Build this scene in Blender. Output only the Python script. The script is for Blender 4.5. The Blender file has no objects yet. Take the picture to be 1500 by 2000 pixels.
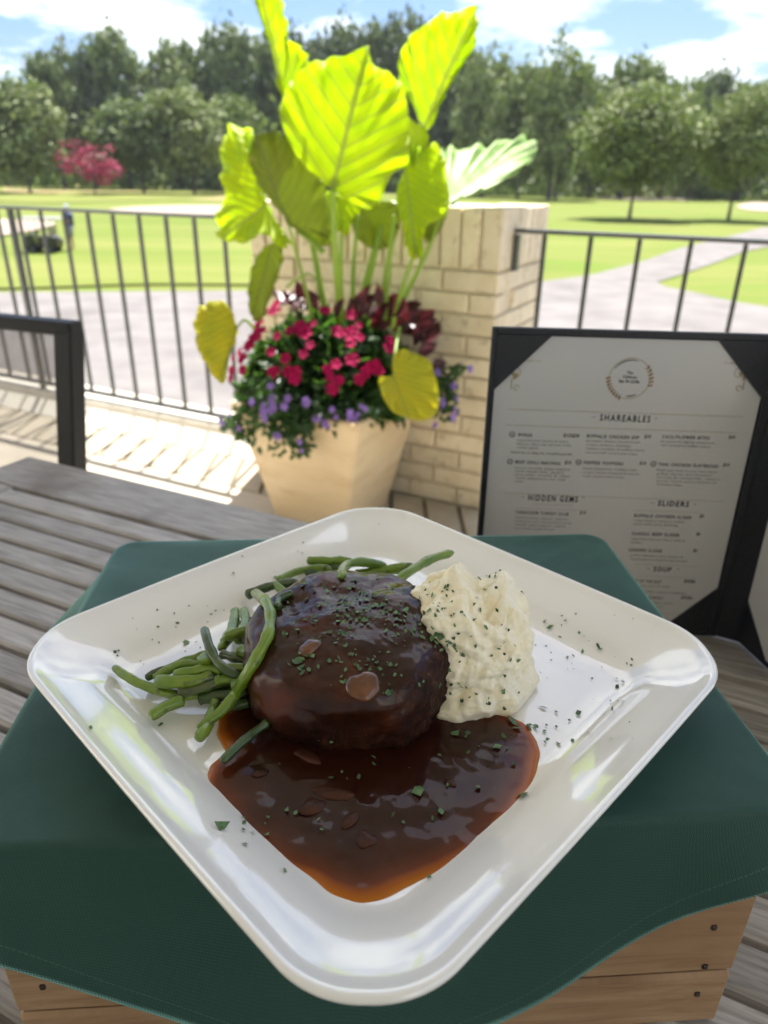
import bpy, math, random
import numpy as np
from mathutils import Vector, noise
from mathutils.bvhtree import BVHTree
R = math.radians
rnd = random.Random(7)
scene = bpy.context.scene
COL = scene.collection

# ------------------------------------------------------------------ camera
F, PITCH, ROLL, CZ = 1387.0, R(25.0), R(1.0), 1.16
cp, sp = math.cos(PITCH), math.sin(PITCH)
fw = Vector((0, cp, -sp)); r0 = Vector((1, 0, 0)); u0 = Vector((0, sp, cp))
rt = r0*math.cos(ROLL)+u0*math.sin(ROLL); up = -r0*math.sin(ROLL)+u0*math.cos(ROLL)
CAM = Vector((0, 0, CZ))
cd = bpy.data.cameras.new('camera'); cam = bpy.data.objects.new('camera', cd); COL.objects.link(cam)
from mathutils import Matrix
cam.matrix_world = Matrix(((rt.x, up.x, -fw.x, 0), (rt.y, up.y, -fw.y, 0), (rt.z, up.z, -fw.z, CZ), (0, 0, 0, 1)))
cd.sensor_fit = 'VERTICAL'; cd.sensor_height = 36; cd.lens = F/2000*36
cd.clip_start = 0.01; cd.clip_end = 2000
cd.dof.use_dof = True; cd.dof.focus_distance = 0.335; cd.dof.aperture_fstop = 9.5
scene.camera = cam

# ------------------------------------------------------------------ world, sun, exposure
SUN_EL, SUN_AZ = R(63), R(10)          # azimuth measured from +Y towards +X
w = bpy.data.worlds.new('World'); scene.world = w; w.use_nodes = True
nt = w.node_tree; nt.nodes.clear()
def nn(t, typ, **kw):
    n = t.nodes.new(typ)
    for k, v in kw.items():
        if k in n.inputs: n.inputs[k].default_value = v
        else: setattr(n, k, v)
    return n
out = nn(nt, 'ShaderNodeOutputWorld'); bg = nn(nt, 'ShaderNodeBackground', Strength=0.085)
sky = nn(nt, 'ShaderNodeTexSky'); sky.sky_type = 'NISHITA'; sky.sun_disc = False
sky.sun_elevation = SUN_EL; sky.sun_rotation = SUN_AZ; sky.air_density = 1.0; sky.dust_density = 2.0; sky.ozone_density = 3.0
tc = nn(nt, 'ShaderNodeTexCoord')
sep = nn(nt, 'ShaderNodeSeparateXYZ'); nt.links.new(tc.outputs['Generated'], sep.inputs[0])
# clouds on a flat layer: direction.xy / (z + k)
ad = nn(nt, 'ShaderNodeMath', operation='ADD'); nt.links.new(sep.outputs[2], ad.inputs[0]); ad.inputs[1].default_value = 0.16
mx = nn(nt, 'ShaderNodeMath', operation='MAXIMUM'); nt.links.new(ad.outputs[0], mx.inputs[0]); mx.inputs[1].default_value = 0.05
dv = nn(nt, 'ShaderNodeVectorMath', operation='DIVIDE'); nt.links.new(tc.outputs['Generated'], dv.inputs[0])
cmb = nn(nt, 'ShaderNodeCombineXYZ')
for i in range(3): nt.links.new(mx.outputs[0], cmb.inputs[i])
nt.links.new(cmb.outputs[0], dv.inputs[1])
cn = nn(nt, 'ShaderNodeTexNoise', Scale=1.9, Detail=8.0, Roughness=0.56); nt.links.new(dv.outputs[0], cn.inputs['Vector'])
cr = nn(nt, 'ShaderNodeValToRGB'); cr.color_ramp.elements[0].position = 0.44; cr.color_ramp.elements[1].position = 0.62
nt.links.new(cn.outputs[0], cr.inputs[0])
mixc = nn(nt, 'ShaderNodeMix', data_type='RGBA')
hsv = nn(nt, 'ShaderNodeHueSaturation', Saturation=1.35, Value=.41)
tint = nn(nt, 'ShaderNodeMix', data_type='RGBA', blend_type='MULTIPLY'); tint.inputs[0].default_value = 1; tint.inputs[7].default_value = (.95, .95, 1.0, 1)
nt.links.new(sky.outputs[0], tint.inputs[6]); nt.links.new(tint.outputs[2], hsv.inputs['Color'])
nt.links.new(cr.outputs[0], mixc.inputs[0]); nt.links.new(hsv.outputs[0], mixc.inputs[6]); mixc.inputs[7].default_value = (4.7, 4.9, 5.1, 1)
nt.links.new(mixc.outputs[2], bg.inputs[0]); nt.links.new(bg.outputs[0], out.inputs[0])
sd = bpy.data.lights.new('sun', 'SUN'); sd.energy = 2.85; sd.angle = R(0.5); sd.color = (1, 0.965, 0.90)
so = bpy.data.objects.new('sun', sd); COL.objects.link(so)
sdir = Vector((math.sin(SUN_AZ)*math.cos(SUN_EL), math.cos(SUN_AZ)*math.cos(SUN_EL), math.sin(SUN_EL)))
so.rotation_euler = (-sdir).to_track_quat('-Z', 'Y').to_euler()
scene.view_settings.view_transform = 'Standard'; scene.view_settings.look = 'None'
scene.view_settings.exposure = 2.36; scene.view_settings.gamma = 1
scene.cycles.max_bounces = 10; scene.cycles.transparent_max_bounces = 12
scene.cycles.caustics_reflective = False; scene.cycles.caustics_refractive = False
scene.cycles.use_denoising = True

# ------------------------------------------------------------------ geometry helpers
def ray(x, y): return fw*F + rt*(x-750) - up*(y-1000)
def atz(x, y, z):                     # where the sight line through a photo pixel meets height z
    d = ray(x, y); return CAM + d*((z-CZ)/d.z)
def atd(x, y, Y):
    d = ray(x, y); return CAM + d*(Y/d.y)
def atp(x, y, p0, n):
    d = ray(x, y); return CAM + d*((Vector(p0)-CAM).dot(n)/d.dot(n))
T = Vector((.893, -.449, 0)).normalized(); N = Vector((.449, .893, 0)).normalized()
def W(t, n, z): return T*t + N*n + Vector((0, 0, z))
ORG = {}
def link(o, parent=None):
    COL.objects.link(o)
    if parent: o.parent = parent
    return o
def tag(o, label=None, cat=None, group=None, kind=None):
    if label: o['label'] = label
    if cat: o['category'] = cat
    if group: o['group'] = group
    if kind: o['kind'] = kind
    return o
def thing(name, loc, label, cat, group=None):
    o = bpy.data.objects.new(name, None); o.location = loc; o.empty_display_size = .05
    link(o); ORG[o.name] = Vector(loc); return tag(o, label, cat, group)
def mk(name, verts, faces, mat, parent=None, smooth=False, loc=None, uv=None, attrs=None, kind=None):
    org = ORG[parent.name] if parent else (Vector(loc) if loc is not None else Vector((0, 0, 0)))
    me = bpy.data.meshes.new(name)
    me.from_pydata([tuple(Vector(v)-org) for v in verts], [], faces)
    if uv is not None:
        l = me.uv_layers.new(name='UVMap')
        vi = np.empty(len(me.loops), dtype=np.int32); me.loops.foreach_get('vertex_index', vi)
        l.data.foreach_set('uv', np.asarray(uv, dtype=np.float32)[vi].ravel())
    for k, a in (attrs or {}).items():
        at = me.attributes.new(k, 'FLOAT', 'POINT'); at.data.foreach_set('value', np.asarray(a, dtype=np.float32))
    if mat: me.materials.append(mat)
    if smooth: me.polygons.foreach_set('use_smooth', [True]*len(me.polygons))
    o = bpy.data.objects.new(name, me); link(o, parent)
    if not parent: o.location = org
    ORG[o.name] = org
    if kind: o['kind'] = kind
    return o
class MB:
    def __init__(s): s.v = []; s.f = []
    def add(s, v, f):
        b = len(s.v); s.v += [Vector(p) for p in v]; s.f += [tuple(i+b for i in q) for q in f]; return s
    def box(s, c, ax, ay, az, bev=0):      # centre, half-axis vectors
        c = Vector(c); ax, ay, az = Vector(ax), Vector(ay), Vector(az)
        if bev <= 0:
            v = [c+ax*i+ay*j+az*k for k in (-1, 1) for j in (-1, 1) for i in (-1, 1)]
            return s.add(v, [(0, 2, 3, 1), (4, 5, 7, 6), (0, 1, 5, 4), (2, 6, 7, 3), (0, 4, 6, 2), (1, 3, 7, 5)])
        L = (ax.length, ay.length, az.length); u = [a.normalized() for a in (ax, ay, az)]
        b = min(bev, min(L)*.9); v = []; f = []
        # chamfered box: 24 vertices
        idx = {}
        for sx in (-1, 1):
            for sy in (-1, 1):
                for sz in (-1, 1):
                    for a in range(3):
                        q = [sx*(L[0]-b), sy*(L[1]-b), sz*(L[2]-b)]
                        q[a] = (sx, sy, sz)[a]*L[a]
                        idx[(sx, sy, sz, a)] = len(v); v.append(c+u[0]*q[0]+u[1]*q[1]+u[2]*q[2])
        for a in range(3):
            for sg in (-1, 1):
                o1, o2 = [(1, 2), (2, 0), (0, 1)][a]
                loop = []
                for p, q in ((-1, -1), (1, -1), (1, 1), (-1, 1)):
                    k = [0, 0, 0]; k[a] = sg; k[o1] = p; k[o2] = q
                    loop.append(idx[(k[0], k[1], k[2], a)])
                f.append(tuple(loop if sg > 0 else loop[::-1]))
        for a in range(3):                    # edges along axis a
            o1, o2 = [(1, 2), (2, 0), (0, 1)][a]
            for p in (-1, 1):
                for q in (-1, 1):
                    def g(sa, face):
                        k = [0, 0, 0]; k[a] = sa; k[o1] = p; k[o2] = q
                        return idx[(k[0], k[1], k[2], face)]
                    l = (g(-1, o1), g(1, o1), g(1, o2), g(-1, o2))
                    f.append(l if p*q > 0 else l[::-1])
        for sx in (-1, 1):
            for sy in (-1, 1):
                for sz in (-1, 1):
                    l = tuple(idx[(sx, sy, sz, a)] for a in range(3)); f.append(l if sx*sy*sz > 0 else l[::-1])
        return s.add(v, f)
    def tube(s, pts, rad, seg=8, cap=True):
        pts = [Vector(p) for p in pts]; n = len(pts)
        if not hasattr(rad, '__len__'): rad = [rad]*n
        d0 = (pts[1]-pts[0]).normalized(); a = d0.orthogonal().normalized(); rings = []; v = []
        for i, p in enumerate(pts):
            d = (pts[min(i+1, n-1)]-pts[max(i-1, 0)]).normalized()
            a = (a-d*a.dot(d)).normalized(); b = d.cross(a)
            for k in range(seg):
                t = 2*math.pi*k/seg; v.append(p+(a*math.cos(t)+b*math.sin(t))*rad[i])
        f = [(i*seg+k, i*seg+(k+1) % seg, (i+1)*seg+(k+1) % seg, (i+1)*seg+k) for i in range(n-1) for k in range(seg)]
        if cap: f += [tuple(range(seg))[::-1], tuple((n-1)*seg+k for k in range(seg))]
        return s.add(v, f)
    def disc(s, c, ax, ay, seg=20):
        v = [Vector(c)+Vector(ax)*math.cos(6.28318*k/seg)+Vector(ay)*math.sin(6.28318*k/seg) for k in range(seg)]
        return s.add(v, [tuple(range(seg))])
    def ob(s, name, mat, parent=None, **kw): return mk(name, s.v, s.f, mat, parent, **kw)
def catmull(P, m=6, closed=False):
    P = [Vector(p) for p in P]; n = len(P); out = []
    rng = range(n) if closed else range(n-1)
    for i in rng:
        if closed: a, b, c, d = P[i-1], P[i], P[(i+1) % n], P[(i+2) % n]
        else: a, b, c, d = P[max(i-1, 0)], P[i], P[i+1], P[min(i+2, n-1)]
        for k in range(m):
            t = k/m
            out.append(.5*((2*b)+(c-a)*t+(2*a-5*b+4*c-d)*t*t+(3*b-a-3*c+d)*t**3))
    if not closed: out.append(P[-1])
    return out
def fbm(p, sc, o=4): return noise.fractal(Vector(p)*sc, 1.0, 2.0, o)

# ------------------------------------------------------------------ materials
def mat(name, c1, c2=None, sc=20., rough=.5, bump=0., bsc=None, bdist=.002, coord='Object', stretch=None, detail=5., lo=.35, hi=.65,
        coat=0., sheen=0., sss=0., sssr=(1, .6, .4), ssss=.01, trans=0., tcol=None, metal=0., spec=.5, rand=0., rvar=0., island=False, c3=None, c3sc=4., c3lo=.5, c3hi=.6, coatr=.06):
    m = bpy.data.materials.new(name); m.use_nodes = True; t = m.node_tree
    b = t.nodes['Principled BSDF']; L = t.links.new
    b.inputs['Roughness'].default_value = rough; b.inputs['Metallic'].default_value = metal
    b.inputs['Specular IOR Level'].default_value = spec
    b.inputs['Coat Weight'].default_value = coat; b.inputs['Coat Roughness'].default_value = coatr
    b.inputs['Sheen Weight'].default_value = sheen; b.inputs['Sheen Roughness'].default_value = .4
    if sss:
        b.inputs['Subsurface Weight'].default_value = sss; b.inputs['Subsurface Radius'].default_value = sssr; b.inputs['Subsurface Scale'].default_value = ssss
    co = nn(t, 'ShaderNodeTexCoord'); vec = co.outputs[coord]
    if stretch:
        mp = nn(t, 'ShaderNodeMapping'); mp.inputs['Scale'].default_value = stretch; L(vec, mp.inputs[0]); vec = mp.outputs[0]
    c2 = c2 or c1
    no = nn(t, 'ShaderNodeTexNoise', Scale=sc, Detail=detail); L(vec, no.inputs['Vector'])
    ra = nn(t, 'ShaderNodeMapRange'); ra.inputs[1].default_value = lo; ra.inputs[2].default_value = hi; L(no.outputs[0], ra.inputs[0])
    mi = nn(t, 'ShaderNodeMix', data_type='RGBA'); L(ra.outputs[0], mi.inputs[0])
    mi.inputs[6].default_value = (*c1, 1); mi.inputs[7].default_value = (*c2, 1); col = mi.outputs[2]
    if c3:
        n3 = nn(t, 'ShaderNodeTexNoise', Scale=c3sc, Detail=6.); L(vec, n3.inputs['Vector'])
        r3 = nn(t, 'ShaderNodeMapRange'); r3.inputs[1].default_value = c3lo; r3.inputs[2].default_value = c3hi; L(n3.outputs[0], r3.inputs[0])
        m3 = nn(t, 'ShaderNodeMix', data_type='RGBA'); L(r3.outputs[0], m3.inputs[0]); L(col, m3.inputs[6]); m3.inputs[7].default_value = (*c3, 1); col = m3.outputs[2]
    if rand or island:
        if island: oi = nn(t, 'ShaderNodeNewGeometry'); src = oi.outputs['Random Per Island']
        else: oi = nn(t, 'ShaderNodeObjectInfo'); src = oi.outputs['Random']
        rr = nn(t, 'ShaderNodeMapRange'); L(src, rr.inputs[0]); rr.inputs[3].default_value = 1-rand; rr.inputs[4].default_value = 1+rand
        hs = nn(t, 'ShaderNodeHueSaturation'); L(rr.outputs[0], hs.inputs['Value']); L(col, hs.inputs['Color']); col = hs.outputs[0]
        if rvar:
            r2 = nn(t, 'ShaderNodeMapRange'); L(src, r2.inputs[0]); r2.inputs[3].default_value = .5-rvar; r2.inputs[4].default_value = .5+rvar
            ml = nn(t, 'ShaderNodeMath', operation='MULTIPLY'); L(src, ml.inputs[0]); ml.inputs[1].default_value = 7.31
            fr = nn(t, 'ShaderNodeMath', operation='FRACT'); L(ml.outputs[0], fr.inputs[0]); L(fr.outputs[0], r2.inputs[0]); L(r2.outputs[0], hs.inputs['Hue'])
    L(col, b.inputs['Base Color'])
    if bump:
        n2 = nn(t, 'ShaderNodeTexNoise', Scale=bsc or sc*2, Detail=4.); L(vec, n2.inputs['Vector'])
        bu = nn(t, 'ShaderNodeBump', Strength=bump, Distance=bdist); L(n2.outputs[0], bu.inputs['Height']); L(bu.outputs[0], b.inputs['Normal'])
    if trans:
        tr = nn(t, 'ShaderNodeBsdfTranslucent'); ms = nn(t, 'ShaderNodeMixShader', Fac=trans)
        if tcol: tr.inputs[0].default_value = (*tcol, 1)
        else: L(col, tr.inputs[0])
        L(b.outputs[0], ms.inputs[1]); L(tr.outputs[0], ms.inputs[2]); L(ms.outputs[0], t.nodes['Material Output'].inputs[0])
    m['col'] = 0
    return m
def nodes(m): return m.node_tree, m.node_tree.nodes['Principled BSDF'], m.node_tree.links.new

m_grass = mat('grass', (.115, .145, .026), (.165, .175, .045), .12, .9, c3=(.10, .16, .018), c3sc=.6, c3lo=.45, c3hi=.7, stretch=(.35, 1.6, 1), spec=.1)
m_fair = mat('fairway', (.13, .16, .03), (.175, .185, .05), .3, .9, stretch=(.3, 1.2, 1), spec=.1)
m_rough = mat('pine_straw', (.30, .19, .11), (.17, .2, .06), .5, .9, spec=.1)
m_asph = mat('asphalt', (.165, .152, .148), (.205, .19, .182), 1.2, .95, bump=.1, bsc=90, spec=.1, c3=(.14, .128, .122), c3sc=.5, c3lo=.5, c3hi=.75)
m_sand = mat('sand', (.31, .25, .20), (.38, .31, .25), .8, .95, spec=.1)
m_conc = mat('concrete_floor', (.46, .41, .32), (.52, .46, .37), 3, .8, bump=.1, bsc=80, c3=(.38, .33, .26), c3sc=1.3, c3lo=.5, c3hi=.7)
m_paint = mat('cream_curb_paint', (.74, .69, .58), (.80, .75, .65), 9, .6, bump=.15, bsc=120)
m_pave = mat('cream_paver', (.40, .35, .26), (.47, .41, .31), 12, .8, bump=.25, bsc=120, rand=.08)
m_mortar = mat('mortar', (.60, .52, .37), (.68, .59, .43), 60, .95, bump=.4)
m_brick = mat('painted_brick', (.70, .60, .42), (.78, .69, .52), 14, .75, bump=.4, bsc=70, bdist=.003, rand=.1, c3=(.50, .42, .29), c3sc=24, c3lo=.56, c3hi=.72)
m_rail = mat('dark_rail_paint', (.05, .055, .055), (.07, .075, .08), 30, .3, spec=.6)
m_planter = mat('cream_planter', (.68, .52, .31), (.74, .59, .38), 4, .45, bump=.1, bsc=30, c3=(.58, .42, .24), c3sc=5, c3lo=.52, c3hi=.75, stretch=(1, 1, 3))
m_soil = mat('soil', (.05, .035, .025), (.1, .07, .05), 40, .95, bump=.6)
m_slat = None
def wood(name, cols, sc, rough, grain, rand=.12, along='x', dirt=None):
    m = bpy.data.materials.new(name); m.use_nodes = True; t, b, L = nodes(m)
    co = nn(t, 'ShaderNodeTexCoord'); oi = nn(t, 'ShaderNodeObjectInfo')
    av = nn(t, 'ShaderNodeVectorMath', operation='ADD'); sc_ = nn(t, 'ShaderNodeVectorMath', operation='SCALE')
    cb = nn(t, 'ShaderNodeCombineXYZ')
    for i in range(3): L(oi.outputs['Random'], cb.inputs[i])
    L(cb.outputs[0], sc_.inputs[0]); sc_.inputs['Scale'].default_value = 37
    L(co.outputs['UV'], av.inputs[0]); L(sc_.outputs[0], av.inputs[1])
    mp = nn(t, 'ShaderNodeMapping'); mp.inputs['Scale'].default_value = (grain, 1, 1); L(av.outputs[0], mp.inputs[0])
    n1 = nn(t, 'ShaderNodeTexNoise', Scale=sc, Detail=8., Roughness=.65, Distortion=.4); L(mp.outputs[0], n1.inputs['Vector'])
    n2 = nn(t, 'ShaderNodeTexNoise', Scale=9., Detail=5.); L(av.outputs[0], n2.inputs['Vector'])
    rp = nn(t, 'ShaderNodeValToRGB'); L(n1.outputs[0], rp.inputs[0])
    e = rp.color_ramp.elements; e[0].position = .3; e[0].color = (*cols[0], 1); e[1].position = .7; e[1].color = (*cols[2], 1)
    x = e.new(.5); x.color = (*cols[1], 1)
    mm = nn(t, 'ShaderNodeMix', data_type='RGBA'); r2 = nn(t, 'ShaderNodeMapRange'); r2.inputs[1].default_value = .52; r2.inputs[2].default_value = .72
    L(n2.outputs[0], r2.inputs[0]); L(r2.outputs[0], mm.inputs[0]); L(rp.outputs[0], mm.inputs[6]); mm.inputs[7].default_value = (*(dirt or cols[0]), 1)
    hs = nn(t, 'ShaderNodeHueSaturation'); rr = nn(t, 'ShaderNodeMapRange'); L(oi.outputs['Random'], rr.inputs[0]); rr.inputs[3].default_value = 1-rand; rr.inputs[4].default_value = 1+rand
    L(rr.outputs[0], hs.inputs['Value']); L(mm.outputs[2], hs.inputs['Color']); L(hs.outputs[0], b.inputs['Base Color'])
    b.inputs['Roughness'].default_value = rough
    bu = nn(t, 'ShaderNodeBump', Strength=.5, Distance=.0008); L(n1.outputs[0], bu.inputs['Height']); L(bu.outputs[0], b.inputs['Normal'])
    return m
m_slat = wood('weathered_teak', [(.20, .18, .165), (.38, .355, .33), (.52, .495, .47)], 260, .55, .06, .14, dirt=(.20, .17, .145))
m_crate = wood('crate_pine', [(.25, .14, .065), (.38, .235, .125), (.47, .31, .175)], 120, .7, .12, .06, dirt=(.30, .17, .08))
m_black = mat('black_metal', (.008, .008, .009), None, 20, .5, spec=.3)
m_leather = mat('navy_leatherette', (.006, .008, .014), (.012, .014, .02), 300, .42, bump=.3, bsc=900, bdist=.0004)
m_porc = mat('glazed_porcelain', (.86, .85, .80), (.88, .87, .82), 8, .12, coat=1.0, spec=.6, coatr=.03, bump=.04, bsc=25, bdist=.0015)
m_leafg = mat('bedding_leaf', (.018, .05, .016), (.04, .09, .028), 30, .4, trans=.25, tcol=(.12, .28, .03), rand=.3, island=True)
m_burg = mat('coleus_leaf', (.035, .006, .012), (.07, .01, .016), 40, .45, trans=.15, tcol=(.2, .015, .03), rand=.3)
m_pink = mat('crimson_petal', (.27, .001, .05), (.40, .002, .08), 30, .7, trans=.12, spec=.2, tcol=(.4, .002, .07), rand=.25)
m_purp = mat('purple_petal', (.25, .14, .5), (.35, .22, .6), 30, .5, trans=.3, rand=.2)
m_stem = mat('petiole', (.22, .34, .05), (.3, .42, .06), 20, .4, trans=.25, tcol=(.5, .7, .05))
m_bark = mat('bark', (.07, .055, .045), (.12, .1, .085), 6, .9)

# ------------------------------------------------------------------ ground and golf course
GZ = -1.7
def sheet(name, pts, z, m, kind='structure'):
    return tag(mk(name, [(p[0], p[1], z) for p in pts], [tuple(range(len(pts)))], m, loc=(0, 0, 0)), kind=kind)
v = []; f = []; nx, ny = 60, 50
def gh(x, y):
    far = max(0, min(1, (y-90)/250))
    return GZ + .35*noise.noise(Vector((x*.02, y*.03, 3)))*max(0, min(1, (y-45)/40)) + far*far*1.0
xs = np.linspace(-1, 1, nx); ys = np.linspace(0, 1, ny)
for j in range(ny):
    y = -30 + 430*ys[j]**1.6 + 0
    for i in range(nx):
        x = xs[i]*abs(xs[i])*400
        v.append((x, y, gh(x, y)-.03 if y > 3.2 else GZ-.03))
for j in range(ny-1):
    for i in range(nx-1): f.append((j*nx+i, j*nx+i+1, (j+1)*nx+i+1, (j+1)*nx+i))
tag(mk('grass_ground', v, f, m_grass, smooth=True), kind='structure')
def gp(px, py): return atz(px, py, GZ)
asph = [(-60, -30), (60, -30), (60, 4)] + [tuple(gp(x, y)[:2]) for x, y in ((1530, 604), (1440, 590), (1360, 572), (1300, 560), (1283, 551), (1330, 536), (1400, 512), (1450, 492), (1560, 470), (1560, 432), (1480, 447), (1400, 468), (1330, 484), (1250, 512), (1150, 538), (1040, 552), (800, 562), (480, 568), (0, 571))] + [(-60, tuple(gp(0, 571))[1])]
sheet('road', asph, GZ+.006, m_asph)
def blob(name, pxs, z, m, jag=.0, kind='structure'):
    P = catmull([gp(x, y) for x, y in pxs], 6, True)
    v = [(p.x, p.y, gh(p.x, p.y)+z) for p in P]
    return tag(mk(name, v, [tuple(range(len(v)))], m), kind=kind)
blob('fairway_strip', ((-100, 560), (300, 556), (700, 556), (1000, 540), (1000, 500), (500, 500), (-100, 505)), .03, m_fair)
blob('putting_green', ((60, 398), (250, 392), (520, 386), (900, 384), (900, 372), (500, 374), (200, 376), (-60, 384)), .05, m_fair)
blob('sand_bunker', ((215, 411), (300, 416), (420, 420), (520, 421), (520, 404), (400, 402), (300, 404), (240, 407)), .06, m_sand)
blob('sand_bunker', ((-40, 462), (40, 456), (84, 447), (110, 436), (60, 431), (-40, 430)), .06, m_sand)
blob('sand_bunker', ((1150, 380), (1200, 391), (1300, 394), (1400, 385), (1410, 377), (1300, 371), (1180, 371)), .07, m_sand)
blob('sand_bunker', ((1440, 402), (1480, 412), (1560, 412), (1560, 398), (1490, 396)), .07, m_sand)
blob('pine_straw_bed', ((20, 380), (150, 388), (300, 386), (470, 390), (470, 371), (300, 365), (120, 362), (20, 366)), .04, m_rough)

# ------------------------------------------------------------------ patio floor, curb, ceiling, house wall
def wbox(mb, t0, t1, n0, n1, z0, z1, bev=0):
    return mb.box(W((t0+t1)/2, (n0+n1)/2, (z0+z1)/2), T*((t1-t0)/2), N*((n1-n0)/2), Vector((0, 0, (z1-z0)/2)), bev)
mb = MB(); wbox(mb, -9, 6, -5, 2.13, GZ-.1, 0); wbox(mb, -9, 6, 2.415, 2.98, GZ-.1, -.002)
fl = mb.ob('patio_floor', m_conc, kind='structure')
mb = MB(); wbox(mb, -9, 6, 2.1305, 2.4145, GZ-.1, -.007); mb.ob('paver_bedding', mat('paver_joint', (.13, .11, .08), (.2, .17, .13), 40, .95), fl)
pv = None; g = .010; sk = -.14
for i in range(34):
    t0 = -4.9+.149*i+.14; t1 = t0+.149-g*1.6
    P = [W(t0, 2.136, 0), W(t1, 2.136, 0), W(t1+sk, 2.408, 0), W(t0+sk, 2.408, 0)]
    c = sum(P, Vector())/4; dz = rnd.uniform(0, .003)
    if pv is None:
        vv = [p-Vector((0, 0, .02)) for p in P]+[p+Vector((0, 0, .001)) for p in P]+[c+(p-c)*.94+Vector((0, 0, .005)) for p in P]
        pv = mk('paver', vv, [(0, 1, 5, 4), (1, 2, 6, 5), (2, 3, 7, 6), (3, 0, 4, 7), (4, 5, 9, 8), (5, 6, 10, 9), (6, 7, 11, 10), (7, 4, 8, 11), (8, 9, 10, 11)], m_pave, fl)
        c0 = c; o = pv
    else:
        o = pv.copy(); COL.objects.link(o); o.parent = fl
    o.location = c-c0+Vector((0, 0, dz))
# curb with a sloped inner face
def prism(name, prof, t0, t1, m, parent=None, kind=None):
    v = [W(t0, n, z) for n, z in prof]+[W(t1, n, z) for n, z in prof]; k = len(prof)
    f = [(i, i+k, (i+1) % k+k, (i+1) % k) for i in range(k)]+[tuple(range(k))[::-1][::-1], tuple(range(k, 2*k))[::-1]]
    return mk(name, v, f, m, parent, kind=kind)
cu = prism('curb', [(2.418, -.01), (2.42, .004), (2.50, .066), (2.512, .094), (2.525, .102), (2.66, .102), (2.68, .09), (2.68, -.01)], -6.5, -1.825, m_paint)
tag(cu, 'low cream painted curb under the left run of dark railing', 'curb')
cu2 = prism('curb', [(2.418, -.01), (2.42, .004), (2.50, .066), (2.512, .094), (2.525, .102), (2.66, .102), (2.68, .09), (2.68, -.01)], -.79, 4.5, m_paint)
tag(cu2, 'low cream painted curb under the railing to the right of the brick pillar', 'curb')
m_ceil = mat('patio_ceiling_paint', (.50, .50, .47), (.54, .54, .51), 3, .8)
mb = MB(); wbox(mb, -4.2, 3.2, -5, 2.28, 3.6, 3.78); mb.ob('patio_roof', m_ceil, kind='structure')
m_house = mat('house_wall_paint', (.72, .70, .66), (.76, .74, .70), 4, .8)
mb = MB(); wbox(mb, -9, 6, -3.2, -3.0, 0, 3.6); mb.ob('house_wall', m_house, kind='structure')

# ------------------------------------------------------------------ brick pillar
PT0, PT1, PN0, PN1, PZ = -1.82, -.795, 2.41, 2.97, 1.085
pil = thing('brick_pillar', W((PT0+PT1)/2, (PN0+PN1)/2, 0), 'cream painted brick pillar behind the square planter', 'pillar')
mb = MB(); wbox(mb, PT0+.012, PT1-.012, PN0+.012, PN1-.012, 0, PZ-.012); mb.ob('mortar_core', m_mortar, pil)
def jit(a=.0018): return rnd.uniform(-a, a)
def brick(t0, t1, n0, n1, z0, z1):
    mb = MB(); j = jit(); wbox(mb, t0, t1, n0+j, n1+j, z0, z1, .004); o = mb.ob('brick', m_brick, pil); return o
nc = 12; ch = (PZ-.205)/nc; jt = .009
for c in range(nc):
    z0 = c*ch+jt; z1 = (c+1)*ch; L = (PT1-PT0)/5; off = 0 if c % 2 else -L/2
    k = 0; a = PT0+off
    while a < PT1-.02:
        t0 = max(a, PT0)+jt/2; t1 = min(a+L, PT1)-(jt/2 if a+L < PT1-.01 else 0)
        if t1-t0 > .03: brick(t0, t1, PN0, PN0+.09, z0, z1)
        a += L
    # right side face
    a = PN0+(.095 if c % 2 else .19)
    while a < PN1-.02:
        b0 = a+jt/2; b1 = min(a+.2, PN1)
        if b1-b0 > .03:
            mb = MB(); j = jit(); wbox(mb, PT1-.09+j, PT1+j, b0, b1, z0, z1, .004); mb.ob('brick', m_brick, pil)
        a += .2
L = (PT1-PT0)/14
for k in range(14): brick(PT0+k*L+jt/2, PT0+(k+1)*L-jt/2*(k < 13), PN0, PN0+.19, PZ-.195, PZ)
k = 0
for a in np.arange(PN0+.2, PN1-.04, .074):
    mb = MB(); wbox(mb, PT1-.19, PT1+jit(), a, a+.066, PZ-.195, PZ+jit(), .004); mb.ob('brick', m_brick, pil)
mb = MB(); wbox(mb, PT0+.01, PT1-.195, PN0+.195, PN1-.005, PZ-.1, PZ-.004, .004); mb.ob('mortar_cap', m_paint, pil)

# ------------------------------------------------------------------ railings
def railing(t0, t1, first, step, posts, label):
    r = thing('metal_railing', W((t0+t1)/2, 2.55, .10), label, 'railing')
    mb = MB(); mb.box(W((t0+t1)/2, 2.55, 1.012), T*((t1-t0)/2), N*.019, Vector((0, 0, .007)), .003); mb.ob('top_rail', m_rail, r)
    mb = MB(); wbox(mb, t0, t1, 2.538, 2.562, .125, .145, .002); mb.ob('bottom_rail', m_rail, r)
    base = None; t = first
    while t < t1-.02:
        if all(abs(t-p) > .05 for p in posts):
            if base is None:
                mb = MB(); wbox(mb, t-.007, t+.007, 2.543, 2.557, .146, 1.003); base = mb.ob('baluster', m_rail, r); tb = t
            else:
                o = base.copy(); COL.objects.link(o); o.parent = r; o.location = T*(t-tb)
        t += step
    for p in posts:
        mb = MB(); wbox(mb, p-.013, p+.013, 2.537, 2.563, .10, 1.003, .002); mb.ob('post', m_rail, r)
    return r
railing(-6.4, -1.822, -1.90-.158*25, .158, [-3.38, -5.4], 'dark metal railing with many balusters to the left of the brick pillar')
r2 = railing(-.79, 4.4, -.688, .1555, [1.2, 3.2], 'dark metal railing running right from the side of the brick pillar')
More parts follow.
